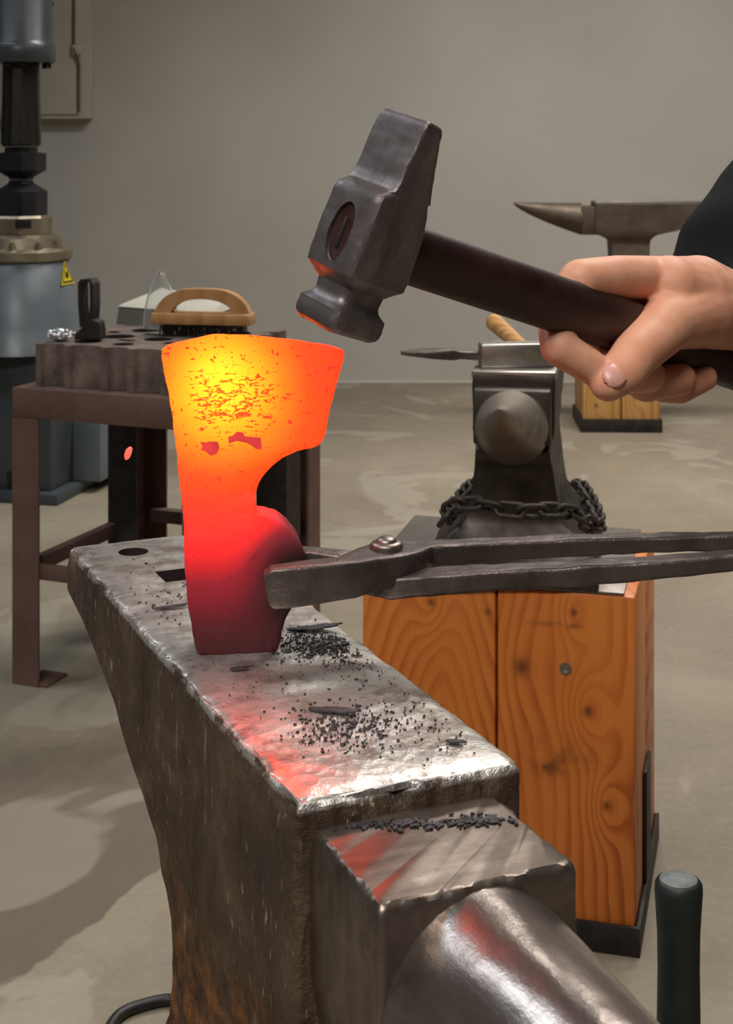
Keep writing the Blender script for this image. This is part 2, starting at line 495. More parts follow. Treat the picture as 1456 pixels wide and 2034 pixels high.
# ------------------------------------------------------------------ the room
WALLY = 6.81
struct(link('floor', mesh_of(box(-5, 5, -3.2, WALLY, -0.1, 0)), M_FLOOR))
struct(link('wall_back', mesh_of(box(-5, 5, WALLY, WALLY + 0.15, 0, 4.0)), M_WALL))
struct(link('wall_left', mesh_of(box(-5.15, -5, -3.2, WALLY, 0, 4.0)), M_WALL))
struct(link('wall_right', mesh_of(box(5, 5.15, -3.2, WALLY, 0, 4.0)), M_WALL))
struct(link('wall_front', mesh_of(box(-5, 5, -3.35, -3.2, 0, 4.0)), M_WALL))
struct(link('ceiling', mesh_of(box(-5.15, 5.15, -3.35, WALLY + .15, 4.0, 4.15)), M_CEIL))
struct(link('joint_strip_back', mesh_of(box(-5, 5, WALLY - 0.012, WALLY - 0.0005, 0.0005, 0.012, 0.002)), M_CABINET))  # thin pale strip added to draw the line where wall meets floor

# ------------------------------------------------------------------ the near anvil
ANV = Vector((-0.0334, 0.7009, 0.0)); ARZ = math.atan2(-0.916, 0.400); ZB = 0.47; ZF = 0.80
anvil = empty('anvil', (ANV.x, ANV.y, ZB), ARZ)
tag(anvil, 'large scarred anvil in the foreground with the glowing axe head standing on its face', 'anvil')
Fz = ZF - ZB                       # face height in the anvil's own frame
u_heel = [(0.0, -0.300), (0.04, -0.292), (0.07, -0.252), (0.10, -0.228), (0.13, -0.219), (0.146, -0.217), (0.1655, -0.220), (0.211, -0.246), (0.241, -0.304), (0.272, -0.372), (0.290, -0.440), (0.2985, -0.485), (0.34, -0.485)]
u_front = [(0.0, 0.06), (0.04, 0.05), (0.06, 0.015), (0.10, -0.004), (0.17, -0.004), (0.24, 0.0), (0.34, 0.0)]
v_in = [(0.0, -0.045), (0.04, -0.035), (0.07, -0.012), (0.11, 0.001), (0.15, 0.004), (0.185, 0.003), (0.225, 0.0005), (0.255, 0.0), (0.34, 0.0)]
FW = 0.1212
zs = [0, .01, .02, .03, .04] + [.04 + z for z in [.006, .012, .02, .028, .034, .04, .046, .052, .058, .064, .07, .077, .084, .092, .1, .108, .116, .124, .132, .14, .148, .156, .164, .172, .18, .188, .196, .204, .212, .22, .228, .236, .243, .249, .254, .2585, .264, .270, .276, .281, .2845, .2868, .2884, .2895, .29]]
rings = []
for z in zs:
    e = max(0.0, z - 0.3245) / 0.0055
    ins = 0.0042 * (1 - math.sqrt(max(0, 1 - e * e)))
    vi = sinterp(v_in, z)
    rings.append([Vector((u, v, z)) for u, v in rrect(sinterp(u_heel, z) + ins, sinterp(u_front, z) - ins, vi + ins, FW - vi - ins, 0.0045, (150, 40), 4)])
for ins, dz in ((0.008, 0.0005), (0.014, 0.0009), (0.022, 0.0011), (0.035, 0.0012)):
    rings.append([Vector((u, v, 0.33 + dz)) for u, v in rrect(-0.485 + ins, -ins, ins, FW - ins, 0.0045, (150, 40), 4)])
bm = loft(rings)
bm.normal_update()
for v in bm.verts:
    c = v.co; n = v.normal.copy()
    edge = math.exp(-((c.z - 0.327) / 0.006) ** 2)
    if c.z > 0.3299: edge = 0.30 if c.z < 0.3301 else 0.08
    d = -abs(fbm(c, 38, 4)) * 0.0022 * edge                                # chipped upper edges
    d -= max(0.0, fbm(c + Vector((3, 1, 7)), 16, 3) - 0.15) * 0.010 * edge * (1 if c.z < 0.3299 else 0.3)
    if c.z < 0.323:
        lo = min(1, max(0, (0.275 - c.z) / 0.08))
        d += fbm(c, 30, 5) * (0.0005 + 0.0013 * lo)
    v.co += n * d
body = obj('body', bm, M_ANVIL, anvil, 30)
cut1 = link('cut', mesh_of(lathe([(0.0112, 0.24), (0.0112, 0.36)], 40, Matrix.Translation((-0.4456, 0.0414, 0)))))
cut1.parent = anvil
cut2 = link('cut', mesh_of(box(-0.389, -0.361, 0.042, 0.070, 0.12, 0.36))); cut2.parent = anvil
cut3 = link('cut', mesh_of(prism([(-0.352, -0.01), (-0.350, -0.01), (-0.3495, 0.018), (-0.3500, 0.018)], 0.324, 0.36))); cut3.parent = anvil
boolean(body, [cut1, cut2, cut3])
# step below the face, towards the horn
r2 = []
for z, ins in ((0.165, 0.010), (0.185, 0.004), (0.21, 0.0), (0.235, 0), (0.262, 0), (0.272, 0.0002), (0.2745, 0.0009), (0.2762, 0.0022), (0.277, 0.004)):
    r2.append([Vector((u, v, z + 0.04)) for u, v in rrect(-0.03, 0.0775 - ins, 0.008 + ins, 0.1065 - ins, 0.003, (70, 60), 3)])
bm = loft(r2)
jitter(bm, 0.0016, 45, 4, lambda c: 1.0 if c.z > 0.30 and c.z < 0.3165 else 0.35)
obj('step', bm, M_STEP, anvil, 30)
# horn
r3 = []; HL = 0.27
for i in range(40):
    f = i / 39.0; u = 0.066 + HL * f
    tp = (1 - f) ** 0.62 if f < 1 else 0
    rw = 0.0055 + 0.0445 * tp; rh = 0.006 + 0.050 * tp
    top = 0.2745 - 0.004 * f
    zc = top - rh + 0.04
    r3.append([Vector((u, 0.058 + rw * math.cos(a) , zc + rh * math.sin(a))) for a in [2 * math.pi * k / 64 for k in range(64)]])
bm = loft(r3); jitter(bm, 0.0007, 30, 4)
obj('horn', bm, M_HORN, anvil, 40)
# round stump under the anvil
st = empty('tree_stump', (ANV.x, ANV.y, 0), ARZ)
tag(st, 'round timber stump carrying the near anvil', 'stump')
bm = lathe([(0.205, 0), (0.215, 0.02), (0.212, 0.25), (0.21, 0.455), (0.20, 0.469)], 64, Matrix.Translation((-0.14, 0.06, 0)))
jitter(bm, 0.010, 6, 3, lambda c: 1.0 if 0.01 < c.z < 0.46 else 0.0)
obj('trunk', bm, M_STUMPWOOD, st, 50)
obj('hoop', lathe([(0.224, 0.36), (0.230, 0.36), (0.230, 0.40), (0.224, 0.40)], 64, Matrix.Translation((-0.14, 0.06, 0))), M_BLACKIRON, st, 40)

# ------------------------------------------------------------------ glowing axe head
AX = at(385, 1308, 0.8986); AX.z = ZF + 0.0011
SCL = 1 / 3338.0
def m_axe():
    t = NT('glowing_hot_steel'); x, y, z = t.xyz()
    base = t.ramp(z, [(0.0, 0.08), (0.012, 0.12), (0.03, 0.21), (0.05, 0.31), (0.068, 0.41), (0.085, 0.49), (0.105, 0.55), (0.125, 0.60), (0.15, 0.62), (0.19, 0.60)])
    hot = t.mul(t.gauss([(x, 0.019, 0.040), (z, 0.156, 0.044)]), 0.29)
    hot2 = t.mul(t.gauss([(x, 0.014, 0.022), (z, 0.168, 0.022)]), 0.06)
    cool = t.mul(t.gauss([(x, 0.060, 0.022), (z, 0.050, 0.030)]), -0.33)
    cool2 = t.mul(t.gauss([(x, 0.092, 0.034), (z, 0.165, 0.05)]), -0.07)
    soft = t.mul(t.sub(t.noise(26, 4), 0.5), 0.055)
    T = t.add(t.add(t.add(base, hot), t.add(hot2, cool)), t.add(cool2, soft))
    # scale still clinging: fine curved flecks over the hot cheek
    zone = t.math('MINIMUM', t.add(t.gauss([(x, 0.022, 0.026), (z, 0.152, 0.016)]), t.mul(t.gauss([(x, 0.035, 0.050), (z, 0.150, 0.045)]), 0.42)), 1.0)
    flk = t.noise(1.0, 5, vec=t.scale((150, 60, 380), rot=(0, R(-14), 0)), rough=0.6, dist=1.4)
    thr = t.sub(0.69, t.mul(zone, 0.18))
    fl = t.rng(t.sub(flk, thr), 0.0, 0.035)
    spots = t.rng(t.noise(300, 3, rough=0.5), 0.645, 0.685)
    dark = t.math('MAXIMUM', t.mul(fl, 0.9), t.mul(spots, t.rng(z, 0.08, 0.12, 0.35, 0.8)))
    T = t.sub(T, t.mul(dark, t.mul(T, 0.30)))
    K = 7.0
    def s(r, g, b): return (r / K, g / K, b / K, 1)
    ec = t.ramp(T, [(0.04, s(0.0, 0, 0)), (0.16, s(0.085, 0.003, 0.008)), (0.28, s(0.30, 0.008, 0.018)), (0.40, s(1.2, 0.018, 0.016)), (0.52, s(3.4, 0.046, 0.012)),
                    (0.63, s(4.6, 0.10, 0.006)), (0.74, s(5.4, 0.28, 0.006)), (0.84, s(6.2, 0.60, 0.012)), (0.93, s(7.0, 1.0, 0.03))])
    t.set(col=lin((54, 38, 38)), rough=0.65, metal=0.2, ecol=ec, estr=K, spec=0.25)
    t.bump(t.add(t.noise(90, 6, rough=0.65), t.mul(dark, 0.5)), 0.35, 0.0015)
    return t.m
M_AXE = m_axe()
xl_t = [(672, 430), (676, 396), (681, 372), (688, 334), (692, 327), (697, 323), (711, 321.5), (746, 326), (782, 335), (825, 342), (870, 347.5), (941, 355), (1012, 363), (1065, 368), (1153, 369), (1192, 372), (1259, 382), (1300, 389), (1306, 392), (1309, 397), (1311, 402)]
xr_t = [(672, 442), (675, 482), (681, 528), (690, 582), (700, 634), (708, 664), (713, 680), (718, 684), (732, 683), (789, 669), (842, 655), (888, 645), (899, 639), (904.5, 633), (908.5, 620), (913, 591), (925, 563), (941, 542), (962, 524), (990, 512), (1012, 508.5), (1029, 510), (1034, 514), (1039, 532), (1049, 556), (1065, 574), (1090, 594), (1110, 603), (1150, 607), (1203, 594), (1224, 582), (1245, 567), (1270, 561.5), (1298, 555), (1306, 552), (1309, 546), (1311, 540)]
ys = [672, 673, 674.5, 676, 678, 680, 682.5, 685, 688, 691, 694, 697, 700, 703, 706, 709, 712, 714.5, 718, 723, 729, 736, 744] + list(range(752, 896, 8)) + [896, 899, 901.5, 904, 905.5, 907, 908.5, 910, 911.5, 913, 915, 918, 921.5, 925, 930, 936, 942, 950, 958, 966, 976, 986, 996, 1006, 1014, 1021, 1027, 1031, 1034, 1036.5, 1039, 1043, 1047, 1052, 1058, 1065, 1073, 1081] + list(range(1090, 1300, 10)) + [1300, 1304, 1307, 1309.3, 1311]
th_t = [(672, 0.0006), (700, 0.0018), (760, 0.0034), (850, 0.0055), (940, 0.0085), (1010, 0.0115), (1040, 0.0135), (1100, 0.0165), (1180, 0.0160), (1260, 0.0140), (1304, 0.0132), (1311, 0.0120)]
AE = Vector((0.990, 0.137))
def axe_x(px, th):
    k = (px - 728) / FPX; y0 = AX.y + (0.014 - th) * AE.x; x0 = AX.x - (0.014 - th) * AE.y
    return (k * y0 - x0) / (AE.x - k * AE.y)
def axe_z(py, x, th):
    return CAMH - (py - HOR) / FPX * (AX.y + x * AE.y + (0.014 - th) * AE.x) - ZF
rings = []
for yy in ys:
    th = sinterp(th_t, yy)
    x0 = axe_x(interp(xl_t, yy), th); x1 = axe_x(interp(xr_t, yy), th)
    rr = min(0.0028, th * 0.8, (x1 - x0) * 0.45)
    ring = []
    for u, v in rrect(x0, x1, -th, th, rr, (40, 4), 4):
        z = max(0.0, axe_z(yy, u, th) - axe_z(1311, u, 0.012) - 0.0011)
        bulge = 0.003 * math.exp(-((z - 0.055) / 0.02) ** 2) * math.exp(-((u - 0.03) / 0.04) ** 2)
        edge = max(0.0, (u - (x1 - 0.02)) / 0.02) if 715 < yy < 1000 else 0
        vv = v * (1 - 0.45 * edge) + math.copysign(bulge, v)
        ring.append(Vector((u, vv + 0.014, z)))
    rings.append(ring)
bm = loft(rings); jitter(bm, 0.0007, 60, 4)
axe = empty('axe_head', AX, math.atan2(0.137, 0.990))
tag(axe, 'bearded axe head glowing yellow to red, standing poll down on the anvil', 'axe head')
obj('blade_and_poll', bm, M_AXE, axe, 50)
# two larger flakes of cooler scale stuck to the hot cheek
def m_hotscale():
    t = NT('cooler_hot_scale'); t.set(col=lin((60, 40, 40)), rough=0.7, ecol=t.ramp(t.noise(120, 4), [(0.3, (0.55, 0.02, 0.02, 1)), (0.7, (0.85, 0.035, 0.03, 1))]), estr=1.0); return t.m
M_HOTSCALE = m_hotscale()
for poly in ([(397, 881), (410, 882), (416, 880), (433, 881), (436, 893), (430, 905), (418, 908), (408, 900), (399, 897), (402, 889)],
             [(453, 871), (462, 869), (470, 861), (483, 862), (486, 870), (500, 871), (518, 873), (520, 896), (508, 895), (500, 888), (487, 882), (470, 879), (454, 884)]):
    def thk(py): return sinterp(th_t, py)
    bm = bmesh.new()
    a = [Vector((axe_x(px, thk(py)), 0.014 - thk(py) - 0.0009, axe_z(py, axe_x(px, thk(py)), thk(py)))) for px, py in poly]
    b = [p + Vector((0, 0.0012, 0)) for p in a]
    bm_loft(bm, [a, b]); o = obj('scale_patch', bm, M_HOTSCALE, axe, 30)
    o['label'] = 'cooler red scale flake'

# ------------------------------------------------------------------ tongs holding the axe head
tongs = empty('tongs', at(770, 1100, 0.925))
tag(tongs, 'dark forged blacksmith tongs gripping the eye of the axe head', 'tongs')
def bar(name, stations, mat, parent, jit=0.0007):
    """rectangular bar through stations (point, half depth, half height)"""
    rings = []
    pts = [Vector(s[0]) for s in stations]
    off = parent.location
    dense = []
    for i in range(len(stations) - 1):
        k = max(2, int((pts[i + 1] - pts[i]).length / 0.006))
        for j in range(k):
            f = j / k; f = f if len(stations) > 99 else f
            dense.append((pts[i].lerp(pts[i + 1], f), stations[i][1] + (stations[i + 1][1] - stations[i][1]) * f, stations[i][2] + (stations[i + 1][2] - stations[i][2]) * f))
    dense.append((pts[-1], stations[-1][1], stations[-1][2]))
    for i, (p, hd, hh) in enumerate(dense):
        t = (dense[min(i + 2, len(dense) - 1)][0] - dense[max(i - 2, 0)][0]).normalized()
        side = Vector((0, 0, 1)).cross(t).normalized(); up = t.cross(side)
        rings.append([p - off + side * a + up * b for a, b in rrect(-hd, hd, -hh, hh, 0.0022, (6, 6), 3)])
    bm = loft(rings); jitter(bm, jit, 70, 4)
    return obj(name, bm, mat, parent, 35)
YF, YR = 0.878, 0.926
def tp(px, py, Y): return at(px, py, Y)
# near jaw, passing over the rivet and becoming the far rein
bar('far_rein', [(tp(530, 1168, 0.877), 0.0055, 0.0095), (tp(540, 1166, 0.877), 0.0062, 0.0118), (tp(600, 1160, 0.880), 0.0068, 0.0118), (tp(690, 1146, 0.890), 0.0085, 0.0108), (tp(730, 1132, 0.904), 0.013, 0.0095),
                 (tp(772, 1118, 0.918), 0.0175, 0.0088), (tp(812, 1108, 0.928), 0.015, 0.0080), (tp(845, 1098, 0.938), 0.0090, 0.0062), (tp(960, 1092, 0.944), 0.0075, 0.0060), (tp(1150, 1083, 0.950), 0.0072, 0.0058), (tp(1270, 1079, 0.954), 0.0066, 0.0052), (tp(1456, 1073, 0.958), 0.0062, 0.0050), (tp(2050, 1046, 0.965), 0.0056, 0.0046)], M_TONG, tongs)
bar('near_rein', [(tp(560, 1114, 0.935), 0.0055, 0.0075), (tp(600, 1113, 0.934), 0.0060, 0.0080), (tp(690, 1120, 0.930), 0.0075, 0.0070), (tp(735, 1150, 0.922), 0.0120, 0.0062), (tp(790, 1158, 0.914), 0.0145, 0.0064),
                  (tp(860, 1155, 0.908), 0.0105, 0.0062), (tp(960, 1148, 0.906), 0.0085, 0.0062), (tp(1150, 1138, 0.908), 0.0080, 0.0062), (tp(1290, 1128, 0.912), 0.0074, 0.0056), (tp(1456, 1113, 0.918), 0.0068, 0.0052), (tp(2050, 1063, 0.930), 0.0060, 0.0048)], M_TONG, tongs)
rp = at(768, 1088, 0.918) - tongs.location
obj('rivet', lathe([(0.0088, -0.022), (0.0100, 0.0), (0.0102, 0.0018), (0.0090, 0.0036), (0.0064, 0.0040), (0.0060, 0.0052), (0.0040, 0.0066), (0.0012, 0.0070)], 28, Matrix.Translation(rp)), M_RIVET, tongs, 50)

# ------------------------------------------------------------------ hammer in the hand
HD = Vector((0.93, 0.85, -0.37)).normalized()
HA = Vector((0.337, 0.0, 0.942)); HA = (HA - HD * HA.dot(HD)).normalized()
HN = HD.cross(HA).normalized()
if HN.y > 0: HN = -HN                      # the cheek that faces the camera
H0 = at(736, 468, 0.80)                    # crossing of handle and head
hammer = bpy.data.objects.new('hammer', None); COL.objects.link(hammer); hammer.empty_display_size = 0.05
Mh = Matrix((HD, -HN, HA)).transposed()    # local x along the handle, y away from camera, z towards the peen
if Mh.determinant() < 0: Mh = Matrix((HD, HN, HA)).transposed()
hammer.matrix_world = Matrix.Translation(H0) @ Mh.to_4x4()
tag(hammer, 'cross-peen hammer with dark wooden handle raised in the hand above the axe head', 'hammer')
HLEN = 0.1195; HZ0 = -0.053
hb0 = [(0, -0.0150), (0.02, -0.0178), (0.05, -0.0184), (0.10, -0.0180), (0.125, -0.0150), (0.15, -0.0138), (0.20, -0.0142), (0.235, -0.0180), (0.255, -0.0208), (0.30, -0.0212), (0.45, -0.0214), (0.60, -0.0208), (0.63, -0.0200), (0.645, -0.0165), (0.665, -0.0128), (0.71, -0.0112), (0.80, -0.0105), (0.97, -0.0085), (0.99, -0.0078), (1.0, -0.0062)]
hb1 = [(0, 0.0150), (0.02, 0.0178), (0.05, 0.0184), (0.10, 0.0180), (0.125, 0.0150), (0.15, 0.0138), (0.20, 0.0142), (0.235, 0.0180), (0.255, 0.0208), (0.30, 0.0212), (0.50, 0.0200), (0.60, 0.0175), (0.70, 0.0135), (0.80, 0.0100), (0.97, 0.0045), (0.99, 0.0036), (1.0, 0.0020)]
hc = [(0, 0.0150), (0.02, 0.0178), (0.05, 0.0184), (0.10, 0.0180), (0.125, 0.0150), (0.15, 0.0138), (0.20, 0.0142), (0.235, 0.0180), (0.255, 0.0203), (0.45, 0.0210), (0.62, 0.0203), (0.75, 0.0195), (0.97, 0.0200), (0.99, 0.0194), (1.0, 0.0182)]
qs = sorted(set([i / 70.0 for i in range(71)] + [0.008, 0.015, 0.035, 0.112, 0.119, 0.975, 0.985, 0.993, 0.997, 0.24, 0.248, 0.655, 0.662]))
rings = []
for q in qs:
    b0, b1, c = interp(hb0, q), interp(hb1, q), interp(hc, q)
    rc = 0.0045 if q < 0.66 else 0.0016
    rings.append([Vector((u, v, HZ0 + HLEN * q)) for u, v in rrect(b0, b1, -c, c, rc, (8, 8), 3)])
bm = loft(rings); jitter(bm, 0.0004, 90, 3)
hh = obj('head', bm, M_HAM, hammer, 28)
cut = link('cut', mesh_of(tube([(-0.03, 0, -0.003), (-0.0185, 0, -0.003)], 1.0, 32, ell=(0.0088, 0.0165)))); cut.data.materials.append(M_HAM); cut.parent = hammer
boolean(hh, [cut]); auto_smooth(hh.data, 28)
# handle: oval section, swelling towards the grip
hs = [(-0.0195, 0.0078, 0.0150), (0.0, 0.0078, 0.0150), (0.020, 0.0092, 0.0158), (0.024, 0.0098, 0.0162), (0.10, 0.0108, 0.0165), (0.18, 0.0115, 0.0170), (0.30, 0.0115, 0.0168), (0.38, 0.0122, 0.0180), (0.41, 0.0118, 0.0172), (0.416, 0.009, 0.014)]
rings = [[Vector((s, e * math.cos(a), -0.003 + g * math.sin(a))) for a in [2 * math.pi * k / 36 for k in range(36)]] for s, e, g in hs]
hdl = obj('handle', loft(rings), M_HANDLE, hammer, 40)
obj('wedge', box(-0.0205, -0.012, -0.0012, 0.0012, -0.0115, 0.0055, 0.0003), M_BLACKIRON, hdl, 30)

# ------------------------------------------------------------------ person: hand, sleeves, the rest of the figure to the right of the frame
person = empty('person', (0.62, 1.22, 0))
tag(person, 'person in a dark long-sleeved top gripping the hammer handle with the right hand', 'person')
PO = Vector(person.location)
def hs_at(px):                              # distance of the handle's axis under this pixel column
    s = 0.80 * (px - 736) / (FPX * HD.x - HD.y * (px - 736)); return 0.80 + HD.y * s
def hp(px, py, d): 
    return at(px, py, hs_at(min(px, 1420)) + d) - PO
fingers = [
    [(hp(1302, 552, .010), .0145), (hp(1225, 550, .008), .0138), (hp(1152, 556, .008), .0130), (hp(1120, 600, .017), .0122), (hp(1106, 648, .018), .0118), (hp(1110, 690, .003), .0115), (hp(1172, 728, -.012), .0108)],
    [(hp(1350, 570, .034), .0140), (hp(1270, 590, .036), .0130), (hp(1205, 640, .034), .0126), (hp(1182, 708, .022), .0122), (hp(1205, 744, .002), .0118), (hp(1288, 746, -.014), .0110)],
    [(hp(1390, 610, .044), .0135), (hp(1320, 640, .046), .0126), (hp(1265, 690, .040), .0122), (hp(1252, 744, .020), .0118), (hp(1284, 764, .002), .0114), (hp(1352, 752, -.011), .0104)],
    [(hp(1425, 650, .046), .0125), (hp(1370, 690, .046), .0112), (hp(1330, 735, .036), .0108), (hp(1318, 768, .016), .0106), (hp(1350, 772, -.000), .0100), (hp(1398, 750, -.008), .0092)],
]
thumb = [(hp(1432, 618, .010), .0290), (hp(1385, 618, -.008), .0250), (hp(1328, 640, -.022), .0180), (hp(1262, 704, -.029), .0146), (hp(1238, 738, -.030), .0140), (hp(1208, 760, -.027), .0116)]
palm = [[(hp(1302, 556, .010), .0155), (hp(1385, 580, .016), .0250), (hp(1450, 625, .025), .0290)],
        [(hp(1350, 572, .034), .0150), (hp(1400, 600, .035), .0220), (hp(1450, 612, .03), .0265)],
        [(hp(1390, 612, .044), .0140), (hp(1430, 630, .04), .0220)],
        [(hp(1425, 650, .046), .0130), (hp(1455, 640, .04), .0220)],
        [(hp(1330, 568, -.004), .0200), (hp(1375, 590, .0), .0260), (hp(1430, 622, .01), .0285)]]
wrist = at(1462, 612, 1.03) - PO
elbowR = Vector((0.46, 1.23, 1.13)) - PO
forearm = [(hp(1450, 612, .03), .0265), (wrist, .0265), (at(1560, 626, 1.05) - PO, .028)]
body_ch = fingers + [thumb] + palm + [forearm]
hand = blob('right_hand', body_ch, 0.0016, M_SKIN, person, 7)
# thumb nail
def nail(c, nrm, along, w, l):
    nrm = nrm.normalized(); along = (along - nrm * along.dot(nrm)).normalized(); sd = nrm.cross(along)
    bm = bmesh.new(); rings = []
    for i in range(9):
        f = i / 8 * 2 - 1
        wd = w * math.sqrt(max(0.02, 1 - abs(f) ** 2.6))
        rings.append([c + along * l * f + sd * wd * g - nrm * (0.0022 * g * g + 0.0022 * f * f) for g in [k / 4 - 1 for k in range(9)]])
    vs = [[bm.verts.new(p) for p in r] for r in rings]
    for i in range(8):
        for j in range(8): bm.faces.new((vs[i][j], vs[i][j + 1], vs[i + 1][j + 1], vs[i + 1][j]))
    o = obj('thumb_nail', bm, M_NAIL, hand, 60)
    m = o.modifiers.new('s', 'SOLIDIFY'); m.thickness = 0.0008; m.offset = 0
    return o
tc = thumb[-1][0]
tdir = (thumb[-1][0] - thumb[-3][0]).normalized()
nn = Vector((-0.22, -1.0, 0.12)); nn = (nn - tdir * nn.dot(tdir)).normalized()
nail(tc + nn * 0.0121 - tdir * 0.0010, nn, tdir, 0.0074, 0.0086)
# jacket: right sleeve, torso, left sleeve
shR = Vector((0.62, 1.42, 1.40)) - PO; shL = Vector((0.66, 1.02, 1.40)) - PO
elbowL = Vector((0.66, 0.90, 1.09)) - PO; wristL = Vector((0.47, 0.955, 0.905)) - PO
cuff = at(1440, 598, 1.075) - PO
dirc = (elbowR - cuff).normalized()
jac = blob('jacket', [
    [(at(1408, 578, 1.10) - PO, .036), (at(1475, 515, 1.12) - PO, .052), (at(1570, 455, 1.15) - PO, .068), (elbowR + Vector((0, 0, .03)), .075), (elbowR, .070), (shR, .078)],
    [(at(1545, 628, 1.035) - PO, .047), (at(1620, 610, 1.07) - PO, .056), (elbowR, .070)],
    [(shR, .078), (Vector((0, 0.0, 1.42)), .09), (shL, .078)],
    [(shL, .078), (elbowL, .062), (elbowL.lerp(wristL, .8), .050)],
    [(Vector((0.02, .11, 1.33)), .13), (Vector((0.03, .09, 1.05)), .13), (Vector((0.03, .09, 0.88)), .14)],
    [(Vector((0.02, -.11, 1.33)), .13), (Vector((0.03, -.09, 1.05)), .13), (Vector((0.03, -.09, 0.88)), .14)],
    [(Vector((0.0, 0, 1.42)), .09), (Vector((-0.01, 0, 1.50)), .062)]], 0.012, M_SLEEVE, person, 4)
trs = blob('trousers', [
    [(Vector((0.03, .09, 0.86)), .125), (Vector((0.02, .10, 0.48)), .078), (Vector((0.03, .11, 0.10)), .062)],
    [(Vector((0.03, -.09, 0.86)), .125), (Vector((0.02, -.10, 0.48)), .078), (Vector((0.03, -.11, 0.10)), .062)],
    [(Vector((0.03, .09, 0.86)), .125), (Vector((0.03, -.09, 0.86)), .125)]], 0.014, M_TROUS, person, 4)
for s in (1, -1):
    blob('boot', [[(Vector((0.05, .11 * s, 0.05)), .046), (Vector((-0.06, .12 * s, 0.045)), .043), (Vector((-0.14, .125 * s, 0.042)), .040)], [(Vector((0.04, .11 * s, 0.05)), .046), (Vector((0.04, .11 * s, 0.14)), .052)]], 0.008, M_LEATHER, person, 3)
hc_ = Vector((-0.05, 0, 1.64))
head = blob('head', [[(hc_ + Vector((0.02, 0, 0.03)), .092), (hc_ + Vector((-0.01, 0, -0.05)), .070), (hc_ + Vector((-0.025, 0, -0.085)), .048)],
                     [(hc_ + Vector((-0.088, 0, 0.0)), .012), (hc_ + Vector((-0.103, 0, -0.030)), .015)],
                     [(hc_ + Vector((-0.076, 0.03, -0.062)), .010), (hc_ + Vector((-0.084, 0, -0.062)), .011), (hc_ + Vector((-0.076, -0.03, -0.062)), .010)],
                     [(hc_ + Vector((0.01, .092, -0.01)), .022)], [(hc_ + Vector((0.01, -.092, -0.01)), .022)],
                     [(hc_ + Vector((0.03, 0, -0.06)), .055), (Vector((0.0, 0, 1.44)), .058)]], 0.006, M_SKIN, person, 3)
for s in (1, -1):
    bm = bmesh.new(); bmesh.ops.create_uvsphere(bm, u_segments=16, v_segments=10, radius=0.012, matrix=Matrix.Translation(hc_ + Vector((-0.066, .032 * s, 0.0))))
    obj('eye', bm, M_EYE, head, 60)
blob('hair', [[(hc_ + Vector((0.035, 0, 0.055)), .090), (hc_ + Vector((0.05, 0, -0.01)), .078)]], 0.008, M_HAIR, head, 3)
# left hand on the tongs' reins
lh = Vector((0.405, 0.945, 0.868)) - PO
lf = []
for i in range(4):
    o_ = Vector((-0.030 + 0.021 * i, 0, 0.0)); r_ = .0105 - .0006 * i
    lf.append([(lh + o_ + Vector((0.004, 0.030, 0.026)), r_ + .001), (lh + o_ + Vector((0, 0.047, 0.0)), r_), (lh + o_ + Vector((0, 0.030, -0.027)), r_), (lh + o_ + Vector((0.0, -0.006, -0.032)), r_ - .001)])
lt = [[(lh + Vector((0.045, -0.005, 0.045)), .020), (lh + Vector((0.0, -0.036, 0.030)), .014), (lh + Vector((-0.03, -0.046, 0.004)), .012)],
      [(lh + Vector((-0.025, 0.022, 0.034)), .014), (lh + Vector((0.05, 0.012, 0.045)), .022), (wristL, .026)], [(lh + Vector((0.035, 0.022, 0.034)), .014), (lh + Vector((0.05, 0.012, 0.045)), .022)], [(wristL, .026), (wristL.lerp(elbowL, .4), .03)]]
blob('left_hand', lf + lt, 0.0025, M_SKIN, person, 4)

# ------------------------------------------------------------------ swage block stand behind the axe
FLp = Vector((-0.680, 3.085, 0)); SRZ = math.atan2(-0.37, 0.93)
stand = empty('steel_stand', FLp, SRZ)
tag(stand, 'brown welded steel stand carrying the swage block', 'stand')
SW, SD, SH = 0.39, 0.50, 0.602; LW, LT = 0.062, 0.006
def leg_at(cx, cy, sx, sy, z1, w_=LW):
    poly = [(0, 0), (sx * w_, 0), (sx * w_, sy * LT), (sx * LT, sy * LT), (sx * LT, sy * w_), (0, sy * w_)]
    if sx * sy < 0: poly = poly[::-1]
    return prism([(cx + a, cy + b) for a, b in poly], 0.0, z1)
x0_, x1_ = -LW / 2, SW + LW / 2
for cx, cy, sx, sy in ((x0_, -0.03, 1, 1), (x1_, -0.03, -1, 1), (x0_, SD, 1, -1), (x1_, SD, -1, -1)):
    obj('leg', leg_at(cx, cy, sx, sy, SH - 0.0605), M_STAND, stand, 30)
obj('leg', leg_at(x0_ + 0.005, 0.33, 1, 1, SH - 0.0605, 0.072), M_BLACKIRON, stand, 30)
obj('leg', leg_at(x1_ - 0.005, 0.33, -1, 1, SH - 0.0605, 0.072), M_BLACKIRON, stand, 30)
for cx, cy in ((x0_ + 0.02, -0.01), (x1_ - 0.08, -0.01)):
    obj('foot_plate', box(cx, cx + 0.06, cy - 0.015, cy + 0.06, 0.0, 0.006, 0.001), M_STAND, stand, 30)
for nm, a in (('rail', (x0_, x1_, -0.03, -0.024)), ('rail', (x0_, x1_, SD - 0.006, SD)), ('rail', (x0_, x0_ + 0.006, -0.0235, SD - 0.0065)), ('rail', (x1_ - 0.006, x1_, -0.0235, SD - 0.0065))):
    obj(nm, box(*a, SH - 0.06, SH, 0.0015), M_STAND, stand, 30)
obj('shelf_ledge', box(x0_ + 0.007, x1_ - 0.007, -0.0235, SD - 0.007, SH - 0.006, SH, 0.001), M_STAND, stand, 30)
